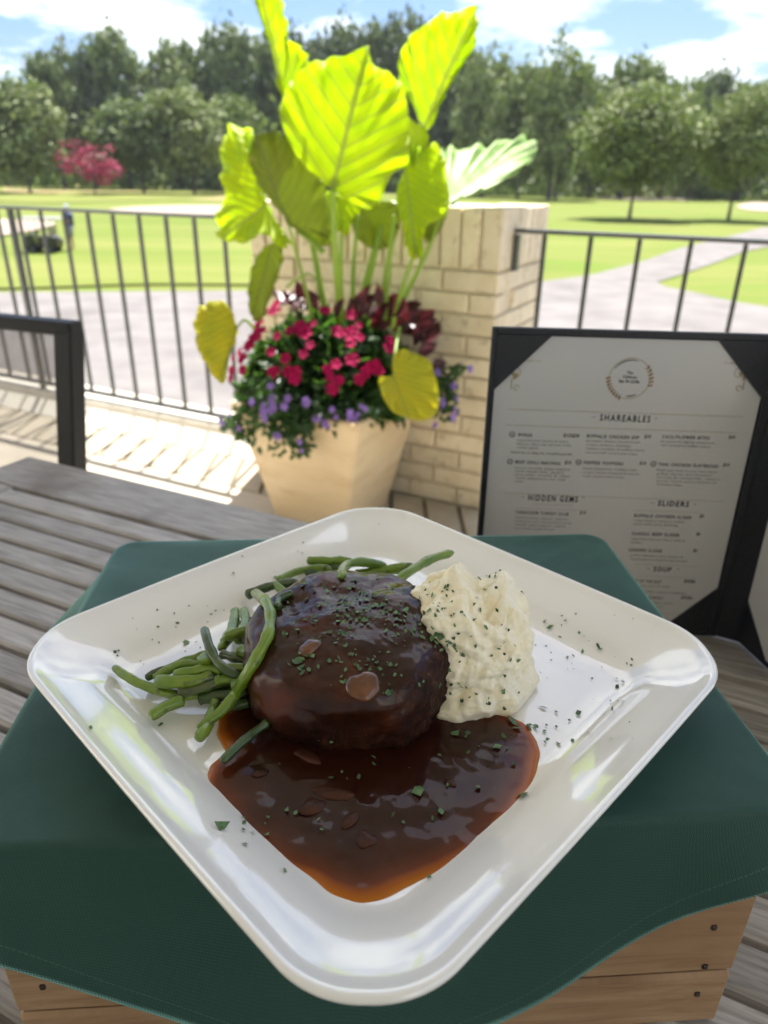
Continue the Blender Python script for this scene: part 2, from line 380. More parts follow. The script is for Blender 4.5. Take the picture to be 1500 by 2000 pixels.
mb = MB(); wbox(mb, -.794, -.775, 2.535, 2.565, .88, 1.0, .002); mb.ob('wall_bracket', m_rail, r2)

# ------------------------------------------------------------------ planter and plants
PC = (-1.305, 2.147); PCW = W(PC[0], PC[1], 0)
pl = thing('square_planter', PCW, 'tapered square cream planter standing against the brick pillar', 'planter')
def sq(h, z, ch=.0): return [W(PC[0]+a*h, PC[1]+b*h, z) for a, b in ((-1, -1), (1, -1), (1, 1), (-1, 1))]
def pot(rings):
    v = []; f = []
    for h, z in rings:
        c = h*.05
        v += [W(PC[0]+a, PC[1]+b, z) for a, b in ((-h+c, -h), (h-c, -h), (h, -h+c), (h, h-c), (h-c, h), (-h+c, h), (-h, h-c), (-h, -h+c))]
    for i in range(len(rings)-1):
        for k in range(8): f.append((i*8+k, i*8+(k+1) % 8, i*8+8+(k+1) % 8, i*8+8+k))
    f.append(tuple(range(8))[::-1]); f.append(tuple(len(v)-8+k for k in range(8)))
    return v, f
v, f = pot([(.158, .0), (.160, .012), (.246, .42), (.257, .425), (.259, .452), (.253, .458), (.236, .458), (.231, .452), (.229, .40)])
mk('planter_pot', v, f, m_planter, pl)
mb = MB(); mb.add(sq(.232, .425), [(0, 1, 2, 3)]); mb.ob('soil', m_soil, pl)
MC = PCW+Vector((0, -.02, .50))
def onmound(x, y, rx=.34, rz=.29, ry=.30):
    d = ray(x, y).normalized(); o = CAM-MC
    A = (d.x/rx)**2+(d.y/ry)**2+(d.z/rz)**2; B = 2*(o.x*d.x/rx**2+o.y*d.y/ry**2+o.z*d.z/rz**2); Cc = (o.x/rx)**2+(o.y/ry)**2+(o.z/rz)**2-1
    D = B*B-4*A*Cc
    if D < 0: return atd(x, y, MC.y)
    return CAM+d*((-B-math.sqrt(D))/2/A)
def leaflet(mb, c, d, nrm, l, wd):
    d = d.normalized(); s = d.cross(nrm).normalized(); nrm = s.cross(d)
    P = [c, c+d*l*.35+s*wd*.5+nrm*l*.05, c+d*l*.35-nrm*l*.03, c+d*l*.35-s*wd*.5+nrm*l*.05, c+d*l*.75+s*wd*.32, c+d*l*.75-s*wd*.32, c+d*l-nrm*l*.12]
    mb.add(P, [(0, 1, 2), (0, 2, 3), (1, 4, 2), (3, 2, 5), (4, 6, 2), (2, 6, 5)])
def rv(): return Vector((rnd.gauss(0, 1), rnd.gauss(0, 1), rnd.gauss(0, 1))).normalized()
bed = thing('impatiens_plant', PCW+Vector((0, 0, .46)), 'bushy dark green plant covered in crimson flowers in the planter', 'flowering plant')
mb = MB()
for i in range(3600):
    q = rv(); q.z = abs(q.z)*1.0-.25
    rr = rnd.uniform(.55, .97)
    c = MC+Vector((q.x*.30*rr, q.y*.27*rr, q.z*.31*rr+.0))
    if c.z < .43: c.z = .44+rnd.random()*.05
    leaflet(mb, c, (q+rv()*.7+Vector((0, 0, -.2))), (q+rv()*.5+Vector((0, 0, .4))).normalized(), rnd.uniform(.045, .085), rnd.uniform(.024, .04))
mb.ob('foliage', m_leafg, bed, kind='stuff')
def flower_mesh(npet, r):
    mb = MB()
    for k in range(npet):
        a = 2*math.pi*k/npet; d = Vector((math.cos(a), math.sin(a), 0)); s = Vector((-d.y, d.x, 0))
        P = [Vector((0, 0, 0)), d*r*.5+s*r*.42+Vector((0, 0, r*.22)), d*r*.95+s*r*.4+Vector((0, 0, r*.18)), d*r*1.1+Vector((0, 0, r*.1)), d*r*.95-s*r*.4+Vector((0, 0, r*.18)), d*r*.5-s*r*.42+Vector((0, 0, r*.22))]
        mb.add(P, [(0, 1, 2, 3), (0, 3, 4, 5)])
    return mb
def scatter_flowers(name, proto, mt, parent, pts, fn, sc=(.8, 1.2), nsub=1, spread=.0):
    base = None
    for (x, y) in pts:
        for k in range(nsub):
            p = fn(x+rnd.gauss(0, spread), y+rnd.gauss(0, spread))
            nrm = ((p-MC).normalized()+Vector((0, -.5, .3))+rv()*.35).normalized()
            if base is None:
                o = mk(name, [q+ORG[parent.name] for q in proto.v], proto.f, mt, parent, smooth=False); base = o
            else: o = base.copy(); COL.objects.link(o); o.parent = parent
            o.location = p-ORG[parent.name]+nrm*.012; o.rotation_euler = nrm.to_track_quat('Z', 'Y').to_euler(); s = rnd.uniform(*sc); o.scale = (s, s, s)
PK = [(530, 615), (500, 640), (520, 650), (588, 650), (605, 645), (565, 655), (470, 690), (445, 712), (478, 722), (500, 662), (535, 697), (548, 730), (578, 735), (565, 722), (650, 740), (642, 728), (688, 632), (672, 655), (696, 645), (680, 668), (750, 690), (762, 676), (682, 708), (712, 735), (728, 728), (738, 716), (606, 690), (540, 605), (452, 735), (486, 700), (632, 610), (492, 676), (515, 628), (662, 750)]
scatter_flowers('flower', flower_mesh(5, .022), m_pink, bed, PK, lambda x, y: onmound(x, y), (.6, 1.05), 2, 7)
col = thing('coleus_plant', PCW+Vector((0, 0, .5)), 'deep burgundy coleus foliage at the back of the planter', 'plant')
base = None
for cx, cy, sx, sy, n_ in ((738, 625, 38, 20, 30), (822, 665, 18, 30, 22), (585, 595, 35, 18, 22), (800, 640, 20, 20, 12), (690, 612, 40, 14, 12)):
    for i in range(n_):
        p = atd(rnd.gauss(cx, sx*.6), rnd.gauss(cy, sy*.6), MC.y+rnd.uniform(-.12, .12))
        mb = MB(); q = (p-MC).normalized()
        leaflet(mb, p, q+rv()*.8+Vector((0, 0, -.2)), (Vector((0, -1, .5))+rv()*.5).normalized(), rnd.uniform(.05, .09), rnd.uniform(.035, .05))
        if base is None or i % 4 == 0: o = mb.ob('leaf', m_burg, col); base = o; bp = p
        else:
            o = base.copy(); COL.objects.link(o); o.parent = col; a = rnd.uniform(-.5, .5)
            o.location = (p-ORG[col.name]) - Matrix.Rotation(a, 3, 'Z') @ (bp-ORG[col.name]); o.rotation_euler = (0, 0, a)
def trailer(pts, cent, label, yy):
    a = atd(cent[0], cent[1], yy); th = thing('trailing_plant', a, label, 'plant'); mb = MB()
    for cx, cy, sx, sy, n_ in pts:
        for i in range(n_):
            p = atd(rnd.gauss(cx, sx*.5), rnd.gauss(cy, sy*.5), yy+rnd.uniform(-.03, .03))
            leaflet(mb, p, rv()+Vector((0, -.3, -.5)), (Vector((0, -1, .6))+rv()*.6).normalized(), rnd.uniform(.018, .035), rnd.uniform(.012, .02))
    mb.ob('foliage', m_leafg, th, kind='stuff'); return th
yf = 2.225
t1 = trailer([(560, 800, 70, 35, 190), (570, 840, 50, 45, 130), (585, 870, 20, 20, 40), (640, 810, 60, 25, 90), (700, 800, 50, 20, 60), (520, 780, 30, 40, 60)], (580, 800), 'trailing plant with small purple flowers spilling over the front rim', yf)
scatter_flowers('flower', flower_mesh(5, .011), m_purp, t1, [(537, 765), (530, 800), (500, 785), (600, 785), (543, 845), (620, 820), (655, 812), (710, 798), (560, 790), (518, 795), (590, 868), (524, 812), (534, 792), (680, 806), (640, 828), (700, 808)], lambda x, y: atd(x, y, yf-.03), (.8, 1.3), 2, 5)
t2 = trailer([(860, 745, 30, 15, 60), (880, 760, 18, 30, 40), (865, 790, 22, 30, 50), (830, 725, 35, 15, 60), (890, 720, 22, 8, 30)], (860, 770), 'trailing plant with small purple flowers at the right side of the planter', 2.42)
scatter_flowers('flower', flower_mesh(5, .012), m_purp, t2, [(850, 730), (880, 752), (888, 780), (860, 785), (880, 805), (845, 825), (912, 722), (780, 800), (788, 805), (856, 792), (884, 810)], lambda x, y: atd(x, y, 2.39), (.8, 1.3), 2, 3)
t3 = trailer([(455, 825, 22, 14, 60), (480, 845, 18, 18, 40), (470, 790, 14, 20, 30)], (465, 830), 'small sunlit trailing plant with pale purple flowers at the left rim', 2.33)
scatter_flowers('flower', flower_mesh(5, .012), m_purp, t3, [(436, 820), (445, 824), (470, 835), (455, 815)], lambda x, y: atd(x, y, 2.30), (.8, 1.2), 1, 3)

def leafmat(name, base, back, tr, gain=1., vein=(.5, .62, .2), trans=.55):
    m = bpy.data.materials.new(name); m.use_nodes = True; t, b, L = nodes(m)
    uvn = nn(t, 'ShaderNodeUVMap'); sp_ = nn(t, 'ShaderNodeSeparateXYZ'); L(uvn.outputs[0], sp_.inputs[0])
    ab = nn(t, 'ShaderNodeMath', operation='ABSOLUTE'); L(sp_.outputs[1], ab.inputs[0])
    ml = nn(t, 'ShaderNodeMath', operation='MULTIPLY_ADD'); L(ab.outputs[0], ml.inputs[0]); ml.inputs[1].default_value = -.75; L(sp_.outputs[0], ml.inputs[2])
    sc_ = nn(t, 'ShaderNodeMath', operation='MULTIPLY'); L(ml.outputs[0], sc_.inputs[0]); sc_.inputs[1].default_value = 7.
    fr = nn(t, 'ShaderNodeMath', operation='FRACT'); L(sc_.outputs[0], fr.inputs[0])
    pp = nn(t, 'ShaderNodeMath', operation='PINGPONG'); L(sc_.outputs[0], pp.inputs[0]); pp.inputs[1].default_value = .5
    r1 = nn(t, 'ShaderNodeMapRange'); L(pp.outputs[0], r1.inputs[0]); r1.inputs[1].default_value = 0; r1.inputs[2].default_value = .09; r1.inputs[3].default_value = 1; r1.inputs[4].default_value = 0
    r2 = nn(t, 'ShaderNodeMapRange'); L(ab.outputs[0], r2.inputs[0]); r2.inputs[1].default_value = .005; r2.inputs[2].default_value = .03; r2.inputs[3].default_value = 1; r2.inputs[4].default_value = 0
    mxx = nn(t, 'ShaderNodeMath', operation='MAXIMUM'); L(r1.outputs[0], mxx.inputs[0]); L(r2.outputs[0], mxx.inputs[1])
    no = nn(t, 'ShaderNodeTexNoise', Scale=14., Detail=5., Roughness=.6); co = nn(t, 'ShaderNodeTexCoord'); L(co.outputs['Object'], no.inputs['Vector'])
    mi = nn(t, 'ShaderNodeMix', data_type='RGBA'); L(no.outputs[0], mi.inputs[0]); mi.inputs[6].default_value = (*base, 1); mi.inputs[7].default_value = (*back, 1)
    mv = nn(t, 'ShaderNodeMix', data_type='RGBA'); L(mxx.outputs[0], mv.inputs[0]); L(mi.outputs[2], mv.inputs[6]); mv.inputs[7].default_value = (*vein, 1)
    L(mv.outputs[2], b.inputs['Base Color']); b.inputs['Roughness'].default_value = .48; b.inputs['Specular IOR Level'].default_value = .35
    bu = nn(t, 'ShaderNodeBump', Strength=.6, Distance=.004); L(pp.outputs[0], bu.inputs['Height']); L(bu.outputs[0], b.inputs['Normal'])
    trn = nn(t, 'ShaderNodeBsdfTranslucent')
    vr = nn(t, 'ShaderNodeMix', data_type='RGBA'); rn = nn(t, 'ShaderNodeMapRange'); L(no.outputs[0], rn.inputs[0]); rn.inputs[1].default_value = .35; rn.inputs[2].default_value = .68; L(rn.outputs[0], vr.inputs[0]); vr.inputs[6].default_value = (*tr, 1); vr.inputs[7].default_value = (tr[0]*.75, tr[1]*.86, tr[2], 1)
    dk = nn(t, 'ShaderNodeMix', data_type='RGBA'); L(mxx.outputs[0], dk.inputs[0]); L(vr.outputs[2], dk.inputs[6]); dk.inputs[7].default_value = tuple(c*.55 for c in tr)+(1,)
    L(dk.outputs[2], trn.inputs[0]); L(bu.outputs[0], trn.inputs['Normal'])
    ms = nn(t, 'ShaderNodeMixShader', Fac=trans); L(b.outputs[0], ms.inputs[1]); L(trn.outputs[0], ms.inputs[2]); L(ms.outputs[0], t.nodes['Material Output'].inputs[0])
    return m
m_lime = leafmat('lime_leaf', (.38, .48, .02), (.46, .56, .03), (.86, .98, .005), trans=.62)
m_yel = leafmat('yellowing_leaf', (.5, .45, .03), (.38, .46, .05), (.95, .85, .01), vein=(.4, .5, .08))
m_pale = leafmat('pale_leaf', (.20, .34, .08), (.26, .40, .10), (.30, .5, .06), vein=(.34, .45, .18), trans=.3)
m_lime_shade = leafmat('shaded_lime_leaf', (.24, .28, .03), (.30, .33, .04), (.50, .60, .02), vein=(.25, .3, .07), trans=.4)  # shaded leaves of the lime plant: shade put into a duller olive colour
ear = thing('elephant_ear_plant', PCW+Vector((0, 0, .46)), 'tall lime green elephant ear plant with huge leaves in the planter', 'plant')
def bigleaf(att, tip, outline, Y, tilt, m, ruff=.012, cup=.0, label=None):
    # outline traced, laid on a tilted plane at its own distance, then cupped and ruffled
    nrm = Vector(tilt).normalized(); p0 = atd(att[0], att[1], Y); P = lambda q: atp(q[0], q[1], p0, nrm)
    A = p0; B = P(tip); ax = (B-A); Ln = ax.length; ax = ax/Ln; ay = nrm.cross(ax).normalized()
    ol = catmull([P(q) for q in outline], 8, True); k = len(ol); R_ = 9
    v = [A.copy()]; uv = [(0, 0)]; ph = rnd.random()*10
    for r in range(1, R_+1):
        s = r/R_
        for i, q in enumerate(ol):
            p = A.lerp(q, s); d = (q-A); rad = d.length*s
            wv = (math.sin(i/k*2*math.pi*13+ph)+.6*math.sin(i/k*2*math.pi*21+ph*2))*ruff*s**5*1.1 + noise.noise(Vector((p.x*9, p.z*9, ph)))*ruff*1.6*s
            cb = cup*(rad/Ln)**2*Ln
            b_ = (p-A).dot(ay); fold = -abs(b_)*.18
            v.append(p+nrm*(wv+cb-fold)); uv.append(((p-A).dot(ax)/Ln, b_/Ln))
    f = [(0, 1+i, 1+(i+1) % k) for i in range(k)]
    for r in range(R_-1):
        for i in range(k): f.append((1+r*k+i, 1+(r+1)*k+i, 1+(r+1)*k+(i+1) % k, 1+r*k+(i+1) % k))
    o = mk('leaf', v, f, m, ear, smooth=True, uv=uv)
    md = o.modifiers.new('thickness', 'SOLIDIFY'); md.thickness = .0012
    if label: o['label'] = label
    return p0
A1 = bigleaf((650, 368), (722, 97), [(652, 372), (628, 352), (600, 330), (565, 272), (556, 215), (575, 185), (588, 158), (622, 140), (645, 128), (680, 122), (722, 97), (728, 128), (748, 146), (768, 158), (790, 180), (800, 225), (804, 290), (798, 330), (768, 352), (745, 395), (735, 408), (700, 405), (675, 390), (660, 378)], 2.20, (-.15, -1, .25), m_lime, .01, .12)
A2 = bigleaf((562, 432), (500, 285), [(562, 438), (535, 400), (512, 372), (492, 345), (482, 310), (492, 275), (515, 262), (545, 265), (575, 285), (595, 310), (618, 345), (632, 390), (640, 450), (630, 470), (600, 462), (578, 450)], 2.30, (.5, -1, .15), m_lime_shade, .008, .1, 'shaded olive side of a big leaf')
A3 = bigleaf((520, 400), (425, 470), [(548, 484), (565, 488), (572, 478), (545, 440), (525, 405), (510, 370), (500, 330), (490, 290), (502, 262), (475, 254), (449, 258), (443, 290), (438, 330), (447, 380), (430, 408), (420, 440), (424, 462), (445, 470), (470, 476), (505, 470), (530, 462)], 2.36, (-.4, -1, .5), m_lime, .012, -.05)
A4 = bigleaf((556, 200), (508, -60), [(558, 208), (545, 150), (528, 80), (512, 20), (500, -60), (530, -50), (548, -10), (564, 30), (562, 70), (566, 80), (585, 88), (600, 105), (618, 128), (632, 138), (600, 150), (580, 175)], 2.42, (-.55, -1, .1), m_lime, .012, .05)
A5 = bigleaf((828, 250), (922, 22), [(828, 252), (812, 215), (790, 180), (768, 140), (776, 105), (788, 80), (812, 62), (840, 42), (855, 28), (880, 32), (905, 20), (925, 22), (922, 60), (924, 90), (900, 120), (880, 150), (868, 185), (858, 205), (842, 245)], 2.5, (.35, -1, .1), m_lime, .012, .08)
A6 = bigleaf((870, 398), (1056, 258), [(868, 402), (862, 370), (858, 310), (870, 300), (905, 298), (950, 285), (990, 268), (1030, 252), (1052, 254), (1054, 275), (1035, 312), (1000, 345), (960, 368), (920, 378), (895, 392)], 2.36, (.1, -.55, 1), m_pale, .008, -.06, 'pale glossy leaf reaching right over the pillar')
A7 = bigleaf((800, 400), (812, 512), [(790, 330), (800, 305), (838, 286), (856, 300), (868, 340), (876, 400), (862, 430), (835, 440), (826, 470), (824, 500), (812, 512), (795, 500), (788, 470), (782, 430), (775, 400), (776, 365)], 2.28, (.1, -1, .45), m_lime, .01, .05)
A8 = bigleaf((660, 385), (672, 460), [(636, 380), (650, 378), (680, 388), (712, 395), (705, 415), (690, 425), (682, 455), (672, 460), (655, 448), (636, 440), (632, 410)], 2.38, (0, -1, .4), m_lime, .008, .05)
A9 = bigleaf((463, 640), (430, 745), [(425, 590), (440, 592), (452, 605), (462, 632), (465, 660), (450, 685), (440, 715), (432, 746), (415, 735), (402, 710), (390, 690), (384, 655), (388, 620), (400, 600)], 2.18, (-.3, -1, .6), m_yel, .006, -.1, 'yellow drooping leaf on the left')
A10 = bigleaf((768, 735), (800, 820), [(765, 735), (768, 700), (785, 682), (810, 692), (835, 705), (848, 740), (855, 780), (846, 812), (820, 822), (790, 815), (762, 800), (745, 770), (740, 738)], 2.12, (.1, -1, .35), m_yel, .006, .05, 'yellow-edged drooping leaf over the front rim')
A11 = bigleaf((810, 400), (880, 450), [(815, 330), (850, 380), (870, 400), (868, 430), (850, 462), (830, 475), (815, 440), (808, 400)], 2.5, (.2, -1, .2), m_lime_shade, .006, .05)
A12 = bigleaf((530, 480), (500, 600), [(545, 475), (555, 500), (545, 540), (530, 585), (515, 625), (495, 620), (488, 580), (492, 530), (508, 495), (525, 478)], 2.45, (-.2, -1, .1), m_lime_shade, .006, .05)
A13 = bigleaf((720, 430), (760, 480), [(690, 400), (730, 395), (775, 400), (780, 440), (765, 478), (735, 488), (700, 470), (685, 430)], 2.52, (.1, -1, .2), m_lime_shade, .006, .03)
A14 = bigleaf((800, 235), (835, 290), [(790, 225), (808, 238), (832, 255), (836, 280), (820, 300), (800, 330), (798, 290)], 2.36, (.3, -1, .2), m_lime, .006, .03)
A15 = bigleaf((612, 440), (560, 330), [(575, 300), (600, 320), (640, 400), (660, 440), (640, 480), (600, 470), (580, 430), (565, 360)], 2.48, (.2, -1, .1), m_lime_shade, .006, .03)
def stem(p, end, r=.011, mid=None, re=None):
    a = atd(p[0], p[1], p[2]); b = end if isinstance(end, Vector) else atd(*end); c = (a+b)/2 if mid is None else atd(*mid)
    pts = catmull([a, c, b], 8); n = len(pts); re = re or r*.45
    MB().tube(pts, [r+(re-r)*i/(n-1) for i in range(n)], 8).ob('petiole', m_stem, ear, smooth=True)
stem((668, 640, 2.45), A1, .014, (655, 500, 2.30)); stem((705, 640, 2.5), (745, 440, 2.5), .02, (715, 560, 2.5)); stem((690, 640, 2.48), (700, 420, 2.5), .010, (690, 530, 2.48))
stem((750, 640, 2.45), (770, 420, 2.36), .011, (758, 530, 2.4)); stem((765, 640, 2.42), (812, 490, 2.32), .010, (790, 550, 2.36))
stem((610, 620, 2.4), A2, .008, (588, 530, 2.36)); stem((668, 640, 2.5), (668, 440, 2.42), .011, (665, 540, 2.46)); stem((632, 494, 2.3), (578, 450, 2.3), .010, (612, 475, 2.3))
stem((495, 640, 2.3), A9, .006, (478, 625, 2.22)); stem((560, 560, 2.45), (625, 555, 2.4), .005, (600, 535, 2.4)); stem((780, 640, 2.3), A10, .006, (772, 690, 2.18))
stem((740, 640, 2.55), A5, .012, (770, 450, 2.55)); stem((640, 640, 2.5), A4, .012, (600, 420, 2.5)); stem((760, 640, 2.5), A6, .010, (830, 500, 2.5))

# ------------------------------------------------------------------ table
def plank(name, a, b, wv, h, m, parent, bev=.002, taper=None):
    # board from a to b (centre line of the top), half width vector wv, thickness h; UV follows the grain
    a, b, wv = Vector(a), Vector(b), Vector(wv); zz = Vector((0, 0, 1)) if abs(wv.z) < .5*wv.length else (b-a).cross(wv).normalized()
    mb = MB(); mb.box((a+b)/2-zz*h/2, (b-a)/2, wv, zz*h/2, bev)
    ln = (b-a).normalized(); wn = wv.normalized(); n3 = ln.cross(wn)
    o = mb.ob(name, m, parent, uv=[((p-a).dot(ln), (p-a).dot(wn)+(p-a).dot(n3)*.7) for p in mb.v])
    return o
# slats on the table run 25.4 degrees clockwise of +X
S = Vector((.903, -.430, 0)).normalized(); Q = Vector((.430, .903, 0)).normalized()
def TB(s, q, z=.74): return S*s+Q*q+Vector((0, 0, z))
tab = thing('slatted_table', TB(-.2, .2, 0), 'weathered grey teak slatted outdoor table carrying crate and menu', 'table')
plank('frame_board', TB(-1.0, .688), TB(.95, .688), Q*.048, .03, m_slat, tab)
plank('end_board', TB(-.955, -.62), TB(-.955, .637), S*.042, .03, m_slat, tab)
plank('end_board', TB(.905, -.62), TB(.905, .637), S*.042, .03, m_slat, tab)
plank('frame_board', TB(-1.0, -.668), TB(.95, -.668), Q*.045, .03, m_slat, tab)
q = .6135; i = 0
while q > -.6:
    plank('slat', TB(-.911, q, .74+rnd.uniform(-.0012, .0004)), TB(.861, q, .74+rnd.uniform(-.0012, .0004)), Q*(.0168+rnd.uniform(-.0006, .0006)), .02, m_slat, tab, .003); q -= .0392; i += 1
for s_ in (-.5, 0, .45): plank('cross_support', TB(s_, -.6, .715), TB(s_, .62, .715), S*.03, .025, m_slat, tab)
for s_, q_ in ((-.93, .66), (.88, .66), (-.93, -.64), (.88, -.64)):
    MB().box(TB(s_, q_, .355), S*.035, Q*.035, Vector((0, 0, .353)), .004).ob('leg', m_slat, tab, uv=None)

# ------------------------------------------------------------------ patio chair at the left
ch = thing('patio_chair', atd(-100, 912, 1.2)*1 - Vector((0, 0, .0)), 'black framed patio chair with mesh sling back at the far side of the table', 'chair')
m_mesh = bpy.data.materials.new('sling_mesh'); m_mesh.use_nodes = True; t, b, L = nodes(m_mesh)
b.inputs['Base Color'].default_value = (.16, .14, .12, 1); b.inputs['Roughness'].default_value = .7
tp = nn(t, 'ShaderNodeBsdfTransparent'); ms = nn(t, 'ShaderNodeMixShader')
co = nn(t, 'ShaderNodeTexCoord'); ck = nn(t, 'ShaderNodeTexChecker', Scale=900.); L(co.outputs['Object'], ck.inputs['Vector'])
mr = nn(t, 'ShaderNodeMapRange'); L(ck.outputs['Fac'], mr.inputs[0]); mr.inputs[3].default_value = .5; mr.inputs[4].default_value = .8
L(mr.outputs[0], ms.inputs[0]); L(tp.outputs[0], ms.inputs[1]); L(b.outputs[0], ms.inputs[2]); L(ms.outputs[0], t.nodes['Material Output'].inputs[0])
cR = atd(122, 655, 1.2); cR.x -= .026; cR.z = -.014
cT = Vector((.94, -.34, 0)).normalized(); cN = Vector((.34, .94, 0)).normalized()
def CH(a, n_, z): return cR+cT*a+cN*n_+Vector((0, 0, z))
for a in (0, -.52):
    pts = catmull([CH(a, .05, .93), CH(a, -.0, .70), CH(a, -.05, .42)], 6)
    mb = MB()
    for i in range(len(pts)-1): pass
    mb.box((pts[0]+pts[-1])/2, cT*.019, cN*.018, (pts[0]-pts[-1])/2, .003); mb.ob('back_post', m_black, ch)
    for k, (dx, nn_) in enumerate(((0, -.06), (0, -.52))):
        MB().box(CH(a, nn_, .205), cT*.014, cN*.014, Vector((0, 0, .2)), .003).ob('leg', m_black, ch)
    MB().box(CH(a, -.27, .64), cT*.02, cN*.26, Vector((0, 0, .012)), .003).ob('armrest', m_black, ch)
    MB().box(CH(a, -.29, .41), cT*.013, cN*.24, Vector((0, 0, .015)), .003).ob('seat_rail', m_black, ch)
MB().box(CH(-.26, .05, .934), cT*.278, cN*.016, Vector((0, 0, .012)), .003).ob('top_rail', m_black, ch)
MB().box(CH(-.26, -.03, .50), cT*.24, cN*.012, Vector((0, 0, .012)), .003).ob('lower_rail', m_black, ch)
v = [CH(-.505, .05, .925), CH(-.018, .05, .925), CH(-.018, -.03, .50), CH(-.505, -.03, .50)]
mk('sling_back', v, [(0, 1, 2, 3)], m_mesh, ch)
v = [CH(-.505, -.06, .42), CH(-.018, -.06, .42), CH(-.018, -.52, .42), CH(-.505, -.52, .42)]
mk('sling_seat', v, [(0, 1, 2, 3)], m_mesh, ch)

# ------------------------------------------------------------------ crate
cy = R(4.3); CX = Vector((math.cos(cy), math.sin(cy), 0)); CYv = Vector((-math.sin(cy), math.cos(cy), 0)); CC = Vector((-.004, .357, 0))
HW, HD, CT = .183, .133, .9055
def CR(a, b_, z): return CC+CX*a+CYv*b_+Vector((0, 0, z))
cra = thing('wooden_crate', CR(0, 0, .742), 'rough pine crate standing on the table under the green napkin', 'crate')
def cplank(name, a, b_, wv, th, nrm):
    a, b_, wv, nrm = Vector(a), Vector(b_), Vector(wv), Vector(nrm); mb = MB(); mb.box((a+b_)/2-nrm*th/2, (b_-a)/2, wv, nrm*th/2, .0022)
    ln = (b_-a).normalized(); wn = wv.normalized()
    mb.ob(name, m_crate, cra, uv=[((p-a).dot(wn)*1.2 if False else (p-a).dot(ln), (p-a).dot(wn)+(p-a).dot(nrm)) for p in mb.v])
Z = Vector((0, 0, 1))
for sgn in (-1, 1):
    nr = CYv*sgn
    for z0, z1 in ((.7425, .7835), (.7865, .9035)):
        cplank('plank', CR(-HW, sgn*HD, (z0+z1)/2), CR(HW, sgn*HD, (z0+z1)/2), Z*((z1-z0)/2), .014, nr)
    nr = CX*sgn
    for z0, z1 in ((.7425, .7835), (.7865, .9035)):
        cplank('plank', CR(sgn*(HW-.001), -HD+.0155, (z0+z1)/2), CR(sgn*(HW-.001), HD-.0155, (z0+z1)/2), Z*((z1-z0)/2), .014, nr)
for k in range(4):
    a0 = -HW+k*(2*HW/4); cplank('plank', CR(-HW+.0155, -HD+.034+.066*k, CT-.0025), CR(HW-.0155, -HD+.034+.066*k, CT-.0025), CYv*.031, .012, Z)
m_nail = mat('rusty_nail', (.02, .015, .012), (.05, .035, .025), 200, .6)
for (x, y) in ((1395, 1812), (1377, 1888), (1362, 1942), (83, 1928)):
    p = atp(x, y, CR(0, -HD-.0005, 0), CYv)
    MB().box(p, CX*.0014, CYv*.0008, Z*.0016, .0005).ob('nail', m_nail, cra)

# ------------------------------------------------------------------ green napkin, draped over the crate
m_nap = bpy.data.materials.new('green_napkin_cloth'); m_nap.use_nodes = True; t, b, L = nodes(m_nap)
co = nn(t, 'ShaderNodeTexCoord'); uvn = nn(t, 'ShaderNodeUVMap')
sp_ = nn(t, 'ShaderNodeSeparateXYZ'); L(uvn.outputs[0], sp_.inputs[0])
no = nn(t, 'ShaderNodeTexNoise', Scale=9., Detail=5.); L(co.outputs['Object'], no.inputs['Vector'])
mi = nn(t, 'ShaderNodeMix', data_type='RGBA'); L(no.outputs[0], mi.inputs[0]); mi.inputs[6].default_value = (.017, .060, .046, 1); mi.inputs[7].default_value = (.025, .078, .061, 1)
st = nn(t, 'ShaderNodeMath', operation='SUBTRACT'); L(sp_.outputs[1], st.inputs[0]); st.inputs[1].default_value = .0125
sa = nn(t, 'ShaderNodeMath', operation='ABSOLUTE'); L(st.outputs[0], sa.inputs[0])
sr = nn(t, 'ShaderNodeMapRange'); L(sa.outputs[0], sr.inputs[0]); sr.inputs[1].default_value = .0002; sr.inputs[2].default_value = .0007; sr.inputs[3].default_value = 1; sr.inputs[4].default_value = 0
wd = nn(t, 'ShaderNodeMath', operation='MULTIPLY'); L(sp_.outputs[0], wd.inputs[0]); wd.inputs[1].default_value = 330.
wf = nn(t, 'ShaderNodeMath', operation='FRACT'); L(wd.outputs[0], wf.inputs[0])
wg = nn(t, 'ShaderNodeMath', operation='GREATER_THAN'); L(wf.outputs[0], wg.inputs[0]); wg.inputs[1].default_value = .3
wm = nn(t, 'ShaderNodeMath', operation='MULTIPLY'); L(wg.outputs[0], wm.inputs[0]); L(sr.outputs[0], wm.inputs[1])
m2 = nn(t, 'ShaderNodeMix', data_type='RGBA'); L(wm.outputs[0], m2.inputs[0]); L(mi.outputs[2], m2.inputs[6]); m2.inputs[7].default_value = (.05, .12, .10, 1)
L(m2.outputs[2], b.inputs['Base Color']); b.inputs['Roughness'].default_value = .52
b.inputs['Specular IOR Level'].default_value = .3; b.inputs['Sheen Weight'].default_value = 1.; b.inputs['Sheen Roughness'].default_value = .3; b.inputs['Sheen Tint'].default_value = (.45, .9, .8, 1)
mp = nn(t, 'ShaderNodeMapping'); mp.inputs['Rotation'].default_value = (0, 0, R(38)); L(co.outputs['Object'], mp.inputs[0])
w1 = nn(t, 'ShaderNodeTexWave', Scale=420., Distortion=1.2); w1.bands_direction = 'X'; w1.inputs['Detail'].default_value = 1; w1.inputs['Detail Scale'].default_value = .6
w2 = nn(t, 'ShaderNodeTexWave', Scale=330., Distortion=1.2); w2.bands_direction = 'Y'; w2.inputs['Detail'].default_value = 1
w3 = nn(t, 'ShaderNodeTexWave', Scale=330., Distortion=1.2); w3.bands_direction = 'Z'; w3.inputs['Detail'].default_value = 1
for w_ in (w1, w2, w3): L(mp.outputs[0], w_.inputs['Vector'])
